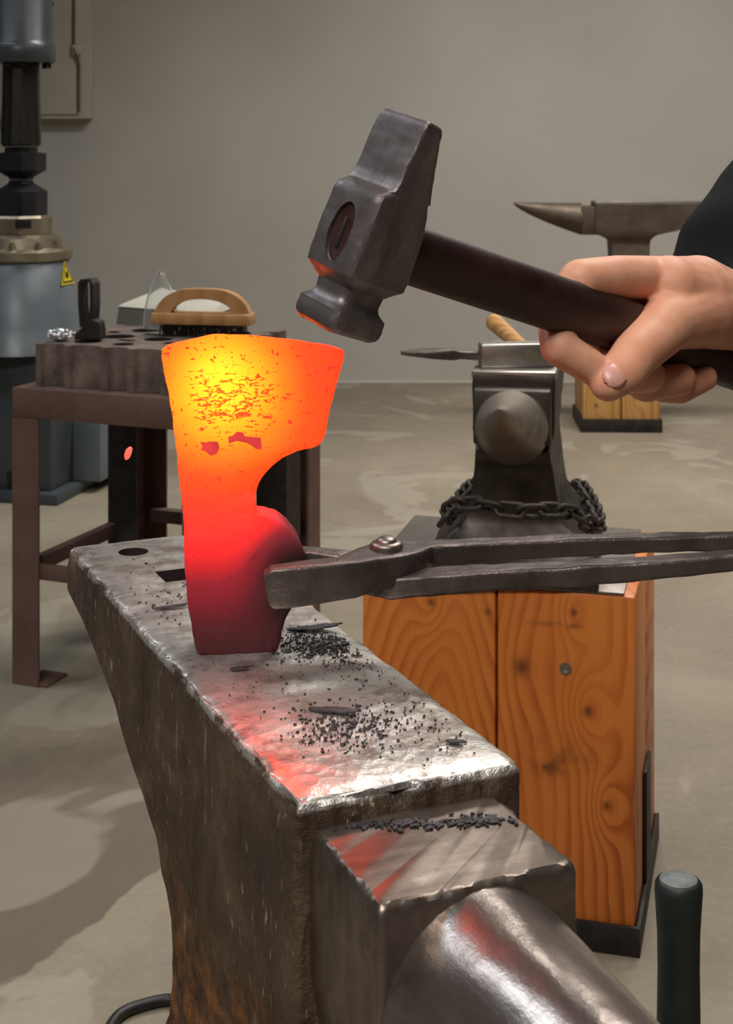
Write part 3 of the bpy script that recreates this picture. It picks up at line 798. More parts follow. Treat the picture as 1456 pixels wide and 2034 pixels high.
for a in ((x0_ + 0.0065, x0_ + 0.030, 0.035, 0.325), (x1_ - 0.030, x1_ - 0.0065, 0.035, 0.325), (x0_ + 0.035, x1_ - 0.035, SD - 0.035, SD - 0.0065), (x0_ + 0.035, x1_ - 0.035, -0.022, -0.004)):
    obj('stretcher', box(*a, 0.215, 0.245, 0.002), M_STAND, stand, 30)

# swage block: scalloped iron block with round and square holes
SB0 = SH + 0.001
sw = empty('swage_block', stand.matrix_basis @ Vector((0.005, 0.0, SB0)), SRZ)
tag(sw, 'scalloped cast iron swage block with holes on top of the brown stand', 'swage block')
def scallop(L, widths, depth):
    pts = []; x = 0.012
    for wd in widths:
        pts.append((x, 0))
        for k in range(1, 10):
            a = math.pi * k / 10
            pts.append((x + wd / 2 - wd / 2 * math.cos(a), depth * math.sin(a) ** 0.8))
        x += wd; pts.append((x, 0)); x += 0.016
    return [p for p in pts if p[0] < L - 0.01]
SBL, SBH = 0.385, 0.086
side1 = scallop(SBL, [0.055, 0.07, 0.045, 0.06, 0.05], 0.019)
side2 = scallop(SBL, [0.09, 0.06, 0.05, 0.04, 0.03], 0.016)
poly = [(0, 0)] + side1 + [(SBL, 0)] + [(SBL - y, x) for x, y in side2] + [(SBL, SBL), (0, SBL)][0:1] + [(SBL - x, SBL - y) for x, y in side1] + [(0, SBL)] + [(y, SBL - x) for x, y in side2]
bm = prism(poly, 0, SBH)
blk = obj('block', bm, M_SWAGE, sw, 30)
cuts = []
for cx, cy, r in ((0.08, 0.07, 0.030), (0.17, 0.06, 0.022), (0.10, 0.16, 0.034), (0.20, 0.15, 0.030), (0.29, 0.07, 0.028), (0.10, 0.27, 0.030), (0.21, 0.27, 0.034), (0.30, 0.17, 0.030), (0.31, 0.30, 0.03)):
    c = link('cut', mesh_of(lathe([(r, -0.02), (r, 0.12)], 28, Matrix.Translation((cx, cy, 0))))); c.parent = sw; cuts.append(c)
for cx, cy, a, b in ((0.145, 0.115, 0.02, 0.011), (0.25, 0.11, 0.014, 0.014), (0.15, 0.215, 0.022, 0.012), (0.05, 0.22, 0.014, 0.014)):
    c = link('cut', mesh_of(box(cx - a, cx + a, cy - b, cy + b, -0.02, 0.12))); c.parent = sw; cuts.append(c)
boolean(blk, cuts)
ZSW = SB0 + SBH
# wire brush
def on_swage(px, Y): return Vector(((px - 728) / FPX * Y, Y, ZSW))
wb = empty('wire_brush', on_swage(404, 3.20), R(-9))
tag(wb, 'wooden wire brush with an arched handle lying on the swage block', 'brush')
bw = 0.108
obj('base_board', box(-bw, bw, -0.028, 0.028, 0.026, 0.050, 0.004), M_BRUSHWOOD, wb, 40)
arch = []
for k in range(25):
    f = k / 24; xx = -0.104 + 0.208 * f
    arch.append((xx, 0.050 + 0.051 * (1 - abs(2 * f - 1) ** 3.2) ** 0.75))
inner = []
for k in range(25):
    f = 1 - k / 24; xx = -0.068 + 0.136 * f
    inner.append((xx, 0.0495 + 0.030 * (max(0, 1 - abs(2 * f - 1) ** 2.2)) ** 0.6))
Mx = Matrix(((1, 0, 0, 0), (0, 0, 1, 0), (0, 1, 0, 0), (0, 0, 0, 1)))
bm = bmesh.new()
poly = arch + inner
n_ = 25
for (ya, yb) in ((-0.014, 0.014),):
    A = [[bm.verts.new((x, y, z)) for x, z in arch] for y in (ya, yb)]
    B = [[bm.verts.new((x, y, z)) for x, z in inner[::-1]] for y in (ya, yb)]
    for i in range(n_ - 1):
        bm.faces.new((A[0][i], A[0][i + 1], B[0][i + 1], B[0][i])); bm.faces.new((A[1][i], A[1][i + 1], B[1][i + 1], B[1][i]))
        bm.faces.new((A[0][i], A[0][i + 1], A[1][i + 1], A[1][i])); bm.faces.new((B[0][i], B[0][i + 1], B[1][i + 1], B[1][i]))
    for i in (0, n_ - 1): bm.faces.new((A[0][i], A[1][i], B[1][i], B[0][i]))
bmesh.ops.bevel(bm, geom=[e for e in bm.edges if e.is_manifold and e.calc_face_angle(0) > 1.2], offset=0.003, segments=2, affect='EDGES')
obj('handle', bm, M_BRUSHWOOD, wb, 40)
bm = bmesh.new()
for i in range(24):
    for j in range(6):
        bx = -0.088 + 0.176 * i / 23; by = -0.022 + 0.044 * j / 5
        for k in range(3):
            dx, dy = random.uniform(-.006, .006), random.uniform(-.005, .005)
            bm_tube(bm, [(bx, by, 0.027), (bx + dx * .4, by + dy * .4, 0.012), (bx + dx, by + dy, 0.0008)], 0.0007, 4)
br = obj('bristles', bm, M_BRISTLE, wb, 0); br['kind'] = 'stuff'

# other things on the block
hk = empty('bent_iron', on_swage(178, 3.36), R(-20))
tag(hk, 'dark iron strap bent over at the top, standing behind the scalloped block', 'iron piece')
obj('strap', loft([[Vector((x + a, b, z)) for a, b in ((-.004, -.016), (.004, -.016), (.004, .016), (-.004, .016))] for x, z in ((-0.012, 0.0), (-0.016, 0.05), (-0.017, 0.098), (-0.010, 0.106), (0.006, 0.107), (0.013, 0.098), (0.014, 0.05), (0.010, 0.0))]), M_BLACKIRON, hk, 30)
wd = empty('iron_wedge', on_swage(180, 3.16), R(-10))
tag(wd, 'small dark trapezoid iron wedge beside the bent strap on the block', 'wedge')
bm = prism([(-0.029, 0), (0.028, 0), (0.024, 0.036), (0.010, 0.042), (0.002, 0.036), (-0.028, 0.012)], -0.02, 0.02, Matrix.Rotation(R(90), 4, 'X'))
bmesh.ops.bevel(bm, geom=list(bm.edges), offset=0.002, segments=2, affect='EDGES')
obj('wedge_body', bm, M_BLACKIRON, wd, 30)
fo = empty('metal_scrap', on_swage(120, 3.12), R(-10))
tag(fo, 'small shiny crumpled metal piece at the left corner of the swage block', 'metal scrap')
bm = bmesh.new(); bmesh.ops.create_icosphere(bm, subdivisions=4, radius=1)
for v in bm.verts:
    v.co = Vector((v.co.x * 0.028, v.co.y * 0.015, 0.0125 + v.co.z * 0.012)) * (1 + 0.25 * fbm(v.co, 2.2, 3)); v.co.z = max(0.0005, v.co.z)
obj('scrap_body', bm, M_FOILSILVER, fo, 25)
gb = empty('grey_case', on_swage(330, 3.42), R(-14))
tag(gb, 'grey case with a pale sloping lid behind the wire brush', 'case')
bm = loft([[Vector(p) for p in r] for r in ([(-0.10, -0.05, 0.0), (0.14, -0.05, 0), (0.14, 0.06, 0), (-0.10, 0.06, 0)], [(-0.095, -0.046, 0.04), (0.135, -0.046, 0.03), (0.135, 0.056, 0.03), (-0.095, 0.056, 0.04)])])
obj('case_body', bm, M_GREYSIDE, gb, 30)
bm = loft([[Vector(p) for p in r] for r in ([(-0.097, -0.048, 0.041), (0.137, -0.048, 0.031), (0.137, 0.058, 0.031), (-0.097, 0.058, 0.041)], [(-0.09, -0.042, 0.046), (0.132, -0.042, 0.036), (0.125, 0.050, 0.05), (-0.03, 0.050, 0.075)])])
obj('lid', bm, M_PALEGREY, gb, 30)
# clear visor propped behind the brush
tv = NT('clear_plastic'); tv.set(col=(0.9, 0.92, 0.92, 1), rough=0.12, trans=0.93, ior=1.3, spec=0.3)
vz = empty('clear_visor', on_swage(318, 3.29) , R(0))
tag(vz, 'thin clear plastic visor standing up behind the arched brush handle', 'visor')
bm = bmesh.new(); rr_ = []
for i in range(13):
    f = i / 12; z = 0.002 + 0.128 * f
    rr_.append([Vector(((0.036 * (1 - f ** 2.2) + .004) * math.sin(a), 0.03 - 0.03 * math.cos(a), z)) for a in [R(-70 + 140 * k / 16) for k in range(17)]])
vs = [[bm.verts.new(p) for p in r] for r in rr_]
for i in range(12):
    for j in range(16): bm.faces.new((vs[i][j], vs[i][j + 1], vs[i + 1][j + 1], vs[i + 1][j]))
o = obj('shield', bm, tv.m, vz, 60); m = o.modifiers.new('s', 'SOLIDIFY'); m.thickness = 0.0015
obj('rim', tube([p[0] for p in [(r[0],) for r in rr_]], 0.0022, 8), M_PALEGREY, vz, 60)

# ------------------------------------------------------------------ power hammer at the left
PH = Vector(((42 - 728) / FPX * 4.75, 4.75, 0))
ph = empty('power_hammer', PH, R(-14))
tag(ph, 'blue-grey power hammer with a black ram and dies at the left edge', 'power hammer')
k_ = 4.75 / FPX
def zz(py): return CAMH - (py - HOR) * k_
def hw(px): return (px - 42) * k_
obj('base_plate', box(-0.36, 0.20, -0.16, 0.42, 0, 0.035, 0.004), M_BLUED, ph, 30)
ped = obj('pedestal', box(-0.33, 0.165, -0.13, 0.38, 0.0355, zz(692), 0.006), M_BLUED, ph, 30)
obj('slot', box(-0.20, -0.01, -0.1335, -0.1295, zz(820), zz(785), 0.001), M_BLACK, ped, 30)
obj('slot', box(0.02, 0.10, -0.1335, -0.1295, zz(958), zz(918), 0.001), M_BLACK, ped, 30)
obj('wood_wedge', box(-0.14, -0.03, -0.165, -0.1305, zz(776), zz(728), 0.003), M_PALEWOOD, ped, 30)
obj('side_panel', box(0.1655, 0.26, 0.02, 0.36, 0.0355, zz(835), 0.004), M_BLUE, ph, 30)
obj('anvil_cone', lathe([(hw(176), zz(690)), (hw(172), zz(676)), (hw(166), zz(660)), (hw(160), zz(640)), (hw(136), zz(518)), (hw(133), zz(515))], 48), M_BLUE, ph, 40)
obj('collar', lathe([(hw(140), zz(514)), (hw(143), zz(510)), (hw(143), zz(496)), (hw(138), zz(492)), (hw(126), zz(490)), (hw(122), zz(470)), (hw(110), zz(464))], 40), M_TAN, ph, 30)
sb = obj('sow_block', lathe([(hw(102), zz(463)), (hw(102), zz(432)), (hw(99), zz(427))], 8, Matrix.Rotation(R(22), 4, 'Z')), M_TAN, ph, 25)
obj('key', box(hw(60), hw(92), -hw(104), -hw(96), zz(450), zz(432), 0.002), M_BLACKIRON, sb, 30)
for a in (-115, -75, -40, -10):
    Mb = Matrix.Translation((hw(128) * math.cos(R(a)), hw(128) * math.sin(R(a)), zz(491)))
    obj('bolt', lathe([(0.013, 0), (0.013, 0.016), (0.009, 0.016), (0.009, 0.024)], 6, Mb), M_TAN, ph, 25)
def sq(hx, z): return [Vector((a * hx, b * hx * .9, z)) for a, b in ((-1, -1), (1, -1), (1, 1), (-1, 1))]
def oct_(hx, z): 
    c = hx * .55
    return [Vector(p) for p in ((-c, -hx, z), (c, -hx, z), (hx, -c, z), (hx, c, z), (c, hx, z), (-c, hx, z), (-hx, c, z), (-hx, -c, z))]
obj('lower_die', loft([oct_(hw(87), zz(426)), oct_(hw(87), zz(380)), oct_(hw(64), zz(364)), oct_(hw(62), zz(358))]), M_DIE, ph, 25)
obj('upper_die', loft([oct_(hw(62), zz(356.5)), oct_(hw(64), zz(352)), oct_(hw(85), zz(338)), oct_(hw(85), zz(305)), oct_(hw(70), zz(302)), oct_(hw(70), zz(292))]), M_DIE, ph, 25)
obj('ram', lathe([(hw(78), zz(291)), (hw(82), zz(284)), (hw(79), zz(200)), (hw(78), zz(126))], 12), M_RAM, ph, 25)
hsg = obj('cylinder_housing', lathe([(hw(107), zz(125)), (hw(110), zz(121)), (hw(110), zz(92)), (hw(106), zz(86)), (hw(103), zz(82)), (hw(101), zz(-300)), (hw(90), zz(-310))], 40), M_BLUED, ph, 40)
for a in range(0, 360, 30):
    obj('bolt', lathe([(0.008, 0), (0.008, 0.016)], 6, Matrix.Translation((hw(96) * math.cos(R(a)), hw(96) * math.sin(R(a)), zz(135)))), M_DIE, hsg, 25)
obj('frame_column', box(-0.62, -0.33, 0.0, 0.40, 0.0355, 2.1, 0.02), M_BLUED, ph, 30)
obj('frame_arm', box(-0.62, -0.05, 0.03, 0.37, 1.72, 2.1, 0.02), M_BLUED, ph, 30)
# yellow triangular warning sign on the cone
wa = R(-3)
cr = hw(145); 
ws = empty('warning_sign'); ws.parent = ph
slope = math.atan2(hw(160) - hw(136), zz(518) - zz(640))
zc_ = zz(541)
ws.location = ((hw(141) + 0.0015) * math.cos(wa), (hw(141) + 0.0015) * math.sin(wa), zc_)
ws.rotation_euler = (R(90) - slope * 0.9, 0, wa + R(90))
def tri(s, z0, z1, dy=0): return prism([(-s * .62, -s * .5 + dy), (s * .62, -s * .5 + dy), (0, s * .62 + dy)], z0, z1)
def ring_tri(so, si, z0, z1):
    A = [(-so * .62, -so * .5), (so * .62, -so * .5), (0, so * .62)]; B = [(-si * .62, -si * .5), (si * .62, -si * .5), (0, si * .62)]
    bm = bmesh.new()
    v = {}
    for n, P in (('A', A), ('B', B)):
        for zi, z in enumerate((z0, z1)): v[n, zi] = [bm.verts.new((x, y, z)) for x, y in P]
    for i in range(3):
        j = (i + 1) % 3
        for zi in (0, 1): bm.faces.new((v['A', zi][i], v['A', zi][j], v['B', zi][j], v['B', zi][i]))
        bm.faces.new((v['A', 0][i], v['A', 0][j], v['A', 1][j], v['A', 1][i])); bm.faces.new((v['B', 0][i], v['B', 0][j], v['B', 1][j], v['B', 1][i]))
    return bm
obj('sign_plate', tri(0.066, -0.001, 0.001), M_YELLOW, ws, 0)
obj('sign_border', ring_tri(0.056, 0.045, 0.0012, 0.0018), M_BLACK, ws, 0)
bm = prism([(-0.009, -0.014), (0.008, -0.014), (0.010, -0.004), (0.006, 0.002), (0.005, 0.012), (-0.001, 0.004), (-0.006, 0.007), (-0.010, -0.004)], 0.0012, 0.0018)
obj('sign_symbol', bm, M_BLACK, ws, 0)

# wall cabinet high up behind it
wcx0, wcx1 = (-40 - 728) / FPX * 6.75, (180 - 728) / FPX * 6.75
zb_ = CAMH - (236 - HOR) * 6.75 / FPX
wc = empty('wall_cabinet', ((wcx0 + wcx1) / 2, WALLY, zb_))
tag(wc, 'off-white flat cabinet on the back wall with a long latch rod', 'cabinet')
hwid = (wcx1 - wcx0) / 2
obj('cabinet_body', box(-hwid, hwid, -0.05, -0.001, 0, 0.95, 0.004), M_CABINET, wc, 30)
obj('door', box(-hwid + .02, hwid - 0.055, -0.058, -0.0505, 0.02, 0.93, 0.003), M_CABINET, wc, 30)
rx = (157 - 728) / FPX * 6.75 - (wcx0 + wcx1) / 2
zl = CAMH - (100 - HOR) * 6.75 / FPX - zb_
obj('latch_rod', tube([(rx + .0, -0.062, 0.03), (rx, -0.062, zl - 0.06), (rx - 0.004, -0.07, zl - 0.03), (rx - 0.02, -0.072, zl), (rx - .022, -0.062, zl + 0.05), (rx - 0.022, -0.062, 0.9)], 0.006, 10), M_GREYSIDE, wc, 50)
obj('latch', box(rx - 0.03, rx + 0.012, -0.075, -0.0585, zl - 0.02, zl + 0.025, 0.005), M_CABINET, wc, 40)
obj('lock', box(-hwid + 0.26, -hwid + 0.33, -0.07, -0.0585, CAMH - (12 - HOR) * 6.75 / FPX - zb_, CAMH - (4 - HOR) * 6.75 / FPX - zb_, 0.003), M_BLACKIRON, wc, 40)

# ------------------------------------------------------------------ generic smaller anvils
def small_anvil(root, W, L, H, mat, mtop, horn_len, horn_r, table=0.06, head=0.085, waist_w=0.62, waist0=-0.30, waist1=-0.06, foot_w=1.9, foot0=-0.36, foot1=0.06, horn_drop=0.004, heel_slope=0.10, upcurve=0.0, mhorn=None):
    """local x towards the horn, face front edge at x = 0, base at z = 0"""
    hw_ = W / 2; rings = []
    uh = [(0, foot0), (0.035, foot0), (0.05, foot0 + 0.03), (H * .30, waist0 + .005), (H * .5, waist0), (H - head, waist0 - 0.02), (H - head + 0.02, -L * 0.62), (H - 0.045, -L * .95), (H - 0.04, -L), (H, -L)]
    uf = [(0, foot1), (0.035, foot1), (0.05, foot1 - 0.03), (H * .30, waist1 - .005), (H * .5, waist1), (H - head - 0.01, waist1 + 0.02), (H - head + 0.01, 0.0), (H, 0.0)]
    wv = [(0, hw_ * foot_w), (0.035, hw_ * foot_w), (0.05, hw_ * foot_w * .85), (H * .30, hw_ * waist_w * 1.15), (H * .5, hw_ * waist_w), (H - head - 0.01, hw_ * .9), (H - head + .02, hw_), (H, hw_)]
    for i in range(44):
        z = H * i / 43
        ins = 0.0022 if i == 43 else 0
        h_ = sinterp(wv, z) - ins
        rings.append([Vector((u, v, z)) for u, v in rrect(sinterp(uh, z) + ins, sinterp(uf, z) - ins, -h_, h_, 0.004, (16, 8), 2)])
    bm = loft(rings); jitter(bm, 0.0012, 20, 3)
    obj('body', bm, mat, root, 30)
    obj('face_plate', box(-L + 0.001, -0.001, -hw_ - 0.0012, hw_ + 0.0012, H - 0.012, H + 0.001, 0.0022), mtop, root, 30)
    obj('step', box(-0.02, table, -hw_ * .92, hw_ * .92, H - head + 0.002, H - 0.020, 0.003), mat, root, 30)
    rr = []
    for i in range(36):
        f = i / 35; u = table - 0.004 + horn_len * f
        tp_ = (1 - f) ** 0.72
        r_ = 0.0015 + (horn_r - 0.0015) * tp_
        zc = H - horn_drop - 0.018 - r_ + upcurve * f * f
        rr.append([Vector((u, r_ * math.cos(a), zc + r_ * math.sin(a))) for a in [2 * math.pi * k / 40 for k in range(40)]])
    obj('horn', loft(rr), mhorn or mat, root, 45)

# ------------------------------------------------------------------ timber stand with the second anvil
BRZ = math.atan2(-0.258, 0.966)
BO = at(1262, 1880, 2.05); BX = Vector((math.cos(BRZ), math.sin(BRZ), 0)); BY = Vector((-math.sin(BRZ), math.cos(BRZ), 0))
BL = Vector((BO.x, BO.y, 0)) - BX * 0.384          # front left corner
tb = empty('timber_stand', BL, BRZ)
tag(tb, 'orange-brown timber block stand under the second anvil, behind the tongs', 'anvil stand')
ZT = 0.486; BW, BD = 0.384, 0.35; SEAM = 0.193
def bx_(px): return (px - 718) * 0.384 / 544
def bz_(py): return CAMH - (py - HOR) * 2.08 / FPX
kn1 = [(bx_(860), bz_(1215), 0.026, 0.05)]
kn2 = [(bx_(1143) - SEAM, bz_(1213), 0.022, 0.045), (bx_(1170) - SEAM, bz_(1405), 0.030, 0.07), (bx_(1205) - SEAM, bz_(1588), 0.024, 0.06), (bx_(1040) - SEAM, bz_(1330), 0.05, 0.03)]
MW1 = m_wood('stained_timber_grain', kn1, freq=58, cath=(bx_(880), 0.30), stains=[(bx_(975), bz_(1225), .006, .006, .9)])
MW2 = m_wood('stained_timber_knots', kn2, freq=50, stains=[(bx_(1110) - SEAM, bz_(1500), .05, .03, .5), (bx_(1120) - SEAM, bz_(1240), .035, .004, .9), (bx_(1085) - SEAM, bz_(1525), .02, .010, .8), (bx_(1100) - SEAM, bz_(1850), .1, .02, .5)])
def timber(x0, x1, y0, y1, mat):
    o = obj('timber', box(0, x1 - x0, 0, y1 - y0, 0, ZT - 0.0, 0.005), mat, tb, 40); o.location = (x0, y0, 0.0); return o
t1 = timber(0, SEAM - 0.0012, 0, BD / 2 - 0.001, MW1); t2 = timber(SEAM + 0.0012, BW, 0, BD / 2 - 0.001, MW2)
timber(0, SEAM - 0.0012, BD / 2 + .001, BD, MW2); timber(SEAM + 0.0012, BW, BD / 2 + .001, BD, MW1)
for px, py in ((1128, 1325),):
    obj('screw', lathe([(0.0085, -0.0005), (0.0085, 0.0012), (0.0055, 0.0012), (0.0035, -0.0002)], 20, Matrix.Translation((bx_(px), -0.0005, bz_(py))) @ Matrix.Rotation(R(90), 4, 'X')), M_TAN, tb, 40)
for a in ((-0.007, BW + 0.007, -0.007, -0.001), (-0.007, BW + 0.007, BD + 0.001, BD + 0.007), (-0.007, -0.001, -0.0005, BD + .0005), (BW + 0.001, BW + 0.007, -0.0005, BD + .0005)):
    obj('base_band', box(*a, 0, 0.040, 0.001), M_BLACKIRON, tb, 30)
obj('corner_plate', box(BW + 0.001, BW + 0.006, 0.12, 0.20, 0.0405, 0.20, 0.001), M_BLACKIRON, tb, 30)
pl = empty('steel_plate', BL + BX * 0.19 + BY * 0.17 + Vector((0, 0, ZT)), BRZ + R(1))
tag(pl, 'thin grey steel sheet lying on the timber block under the second anvil', 'steel plate')
bm = box(-0.19, 0.176, -0.172, 0.175, 0.0002, 0.004, 0.001)
obj('sheet', bm, m_steel('dull_sheet_steel', (110, 102, 98), (150, 142, 136), 0.35, (20, 20, 20), 0.3), pl, 30)

a2f = at(1020, 740, 2.12); a2dir = math.atan2(-0.985, -0.17)
A2H = 0.290
a2 = empty('anvil', (a2f.x, a2f.y, ZT + 0.0045), a2dir)
tag(a2, 'dark anvil on the timber block with a chain around its foot, horn towards the camera', 'anvil')
small_anvil(a2, 0.116, 0.33, A2H, M_ANVIL2, M_ANVIL2TOP, 0.215, 0.052, table=0.035, head=0.098, waist_w=0.98, waist0=-0.25, waist1=-0.004, foot_w=2.05, foot0=-0.31, foot1=0.04, upcurve=0.012, horn_drop=0.002, mhorn=m_steel('worn_horn_steel', (104, 94, 86), (150, 138, 128), 0.38, (20, 20, 20), 0.25, metal=0.65))

# chain slung round its waist
cp = [at(884, 1028, 2.05), at(900, 1008, 2.04), at(935, 1000, 2.02), at(985, 1008, 2.0), at(1040, 1016, 1.99), at(1095, 1014, 2.0), at(1140, 1020, 2.03), at(1172, 1042, 2.06), at(1190, 1040, 2.14), at(1180, 1010, 2.24), at(1168, 985, 2.32), at(1150, 966, 2.42), at(1110, 966, 2.50), at(1020, 972, 2.53), at(965, 962, 2.48), at(940, 965, 2.36), at(920, 985, 2.26), at(896, 1015, 2.14)]
def closed_curve(P, n):
    out = []; m = len(P)
    for i in range(m):
        p0, p1, p2, p3 = P[i - 1], P[i], P[(i + 1) % m], P[(i + 2) % m]
        for j in range(20):
            t = j / 20
            out.append(0.5 * ((2 * p1) + (p2 - p0) * t + (2 * p0 - 5 * p1 + 4 * p2 - p3) * t * t + (3 * p1 - p0 - 3 * p2 + p3) * t ** 3))
    d = [0]
    for i in range(len(out)): d.append(d[-1] + (out[(i + 1) % len(out)] - out[i]).length)
    res = []; k = 0
    for i in range(n):
        s = d[-1] * i / n
        while d[k + 1] < s: k += 1
        f = (s - d[k]) / (d[k + 1] - d[k]); res.append(out[k].lerp(out[(k + 1) % len(out)], f))
    return res, d[-1]
_, clen = closed_curve(cp, 10)
NL = int(clen / 0.0285) // 2 * 2
cpts, _ = closed_curve(cp, NL)
ch = empty('chain', (a2f.x, a2f.y + 0.05, ZT + 0.06))
tag(ch, 'dark iron chain wrapped around the foot of the second anvil', 'chain')
path = []
for k in range(24):
    a = 2 * math.pi * k / 24; c_, s_ = math.cos(a), math.sin(a)
    path.append(Vector((0.0095 * (1 if c_ > 0 else -1) * (abs(c_) > 1e-6) + 0.0095 * c_, 0.0098 * s_, 0)))
lme = mesh_of(tube(path, 0.0036, 10, True)); auto_smooth(lme, 60); lme.materials.append(M_CHAIN)
for i in range(NL):
    t = (cpts[(i + 1) % NL] - cpts[i - 1]).normalized()
    x, y = frame_along(t)
    roll = R(38 if i % 2 else -50) + random.uniform(-.15, .15)
    z = x * math.cos(roll) + y * math.sin(roll); yv = z.cross(t)
    o = bpy.data.objects.new('link', lme); COL.objects.link(o); o.parent = ch
    o.matrix_basis = Matrix.Translation(cpts[i] - Vector(ch.location)) @ Matrix((t, yv, z)).transposed().to_4x4()

# hammer and flattened bar lying on the second anvil
FZ2 = ZT + 0.0045 + A2H + 0.001
h2 = empty('hammer', (at(1018, 700, 2.17).x, 2.17, FZ2), R(4))
tag(h2, 'square-headed hammer lying on the face of the second anvil', 'hammer')
obj('head', box(-0.048, 0.060, -0.017, 0.017, 0.0, 0.034, 0.0035), M_ANVIL2TOP, h2, 30)
obj('eye_wedge', tube([(0.026, -0.0185, 0.016), (0.026, -0.016, 0.016)], 0.010, 20), M_TAN, h2, 40)
hd2 = obj('handle', tube([(0.026, 0.012, 0.017), (0.018, 0.12, 0.026), (0.008, 0.22, 0.036)], [0.009, 0.012, 0.014], 16), M_PALEWOOD, h2, 50)
b2 = empty('iron_bar', (at(900, 700, 2.175).x, 2.175, FZ2), R(-3))
tag(b2, 'dark iron bar with a flattened end sticking out left over the second anvil', 'iron bar')
st_ = [(-0.075, 0.003, 0.003), (-0.065, 0.010, 0.0035), (-0.03, 0.013, 0.006), (0.0, 0.012, 0.0085), (0.012, 0.009, 0.006), (0.04, 0.008, 0.006), (0.072, 0.0075, 0.006)]
bm = loft([[Vector((x, a, 0.018 + (x + 0.07) * -0.03 + b)) for a, b in rrect(-hy, hy, -hz, hz, 0.0025, (5, 4), 3)] for x, hy, hz in st_]); jitter(bm, 0.0018, 55, 3)
obj('bar_body', bm, M_TONG, b2, 40)

# ------------------------------------------------------------------ far anvil by the wall on its own timber stand
fx0, fx1 = (1158 - 728) / FPX * 5.69, (1310 - 728) / FPX * 5.69
fs = empty('timber_stand', (fx0, 5.69, 0), R(-2))
tag(fs, 'small far timber stand with a black base band, seen below the hand', 'anvil stand')
fw = fx1 - fx0; ZT3 = 0.56
for i in range(2):
    for j in range(2):
        o = obj('timber', box(0, fw / 2 - 0.002, 0, 0.15, 0, ZT3, 0.004), m_wood('far_timber_%d%d' % (i, j), [(0.05, 0.10 + .03 * i, 0.03, 0.05)], (150, 96, 44), (196, 142, 78), (214, 166, 102), 34), fs, 40)
        o.location = (i * (fw / 2 + 0.002), j * 0.153, 0)
for a in ((-0.008, fw + 0.008, -0.008, -0.001), (-0.008, fw + 0.008, 0.304, 0.311), (-0.008, -0.001, -0.0005, .3035), (fw + 0.001, fw + 0.008, -0.0005, .3035)):
    obj('base_band', box(*a, 0, 0.050, 0.001), M_BLACKIRON, fs, 30)
a3 = empty('anvil', ((1180 - 728) / FPX * 5.8, 5.83, ZT3 + 0.0005), R(180))
tag(a3, 'brown anvil near the back wall with its pointed horn to the left', 'anvil')
small_anvil(a3, 0.125, 0.52, 0.305, M_ANVIL3, M_ANVIL2TOP, 0.262, 0.062, table=0.05, head=0.13, waist_w=0.75, waist0=-0.215, waist1=-0.06, foot_w=1.7, foot0=-0.30, foot1=0.02, horn_drop=-0.010, upcurve=0.002)

# ------------------------------------------------------------------ upright tool with a rubber grip, right of the horn
tl = empty('sledge_hammer', (at(1348, 1900, 1.03).x, 1.03, 0))
tag(tl, 'dark green rubber-gripped tool handle standing upright right of the anvil horn', 'tool')
zt_ = CAMH - (1752 - HOR) * 1.03 / FPX
obj('grip', lathe([(0.0150, zt_ - 0.17), (0.0148, zt_ - 0.10), (0.0142, zt_ - 0.06), (0.0145, zt_ - 0.035), (0.0156, zt_ - 0.016), (0.0163, zt_ - 0.006), (0.0160, zt_ - 0.001), (0.0145, zt_ + 0.001), (0.0135, zt_ - 0.0005)], 40), M_RUBBER, tl, 60)
obj('end_cap', lathe([(0.0128, zt_ - 0.004), (0.0128, zt_ + 0.0022), (0.0105, zt_ + 0.0034), (0.004, zt_ + 0.0040)], 32), m_plain('scuffed_grey_metal', (128, 132, 130), 0.55, 0.4, 0.3, 150, 0.3), tl, 40)
obj('shaft', lathe([(0.012, 0.062), (0.0125, zt_ - 0.1705)], 28), M_RUBBER, tl, 50)
obj('head', box(-0.075, 0.075, -0.031, 0.031, 0, 0.062, 0.010, 3), M_BLACKIRON, tl, 30)

# black hose on the floor beyond the anvil
def on_floor(px, py, z=0.0075):
    Y = FPX * (CAMH - z) / (py - HOR); return Vector(((px - 728) / FPX * Y, Y, z))
def open_curve(P, k=10):
    out = []
    for i in range(len(P) - 1):
        p0, p1, p2, p3 = P[max(i - 1, 0)], P[i], P[i + 1], P[min(i + 2, len(P) - 1)]
        for j in range(k):
            t = j / k
            out.append(0.5 * ((2 * p1) + (p2 - p0) * t + (2 * p0 - 5 * p1 + 4 * p2 - p3) * t * t + (3 * p1 - p0 - 3 * p2 + p3) * t ** 3))
    return out + [P[-1]]
ex = [Vector((0.10, 2.02, 0.0075)), Vector((-0.10, 2.00, 0.0075))]
hz_ = [on_floor(*p) for p in ((380, 1982), (330, 1986), (295, 1993), (255, 2006), (228, 2026), (208, 2070), (215, 2130), (270, 2190))]
hose = obj('hose', tube(open_curve(ex + hz_), 0.0072, 14), M_HOSE, None, 60)
tag(hose, 'black rubber hose curving on the floor at the foot of the near anvil', 'hose')

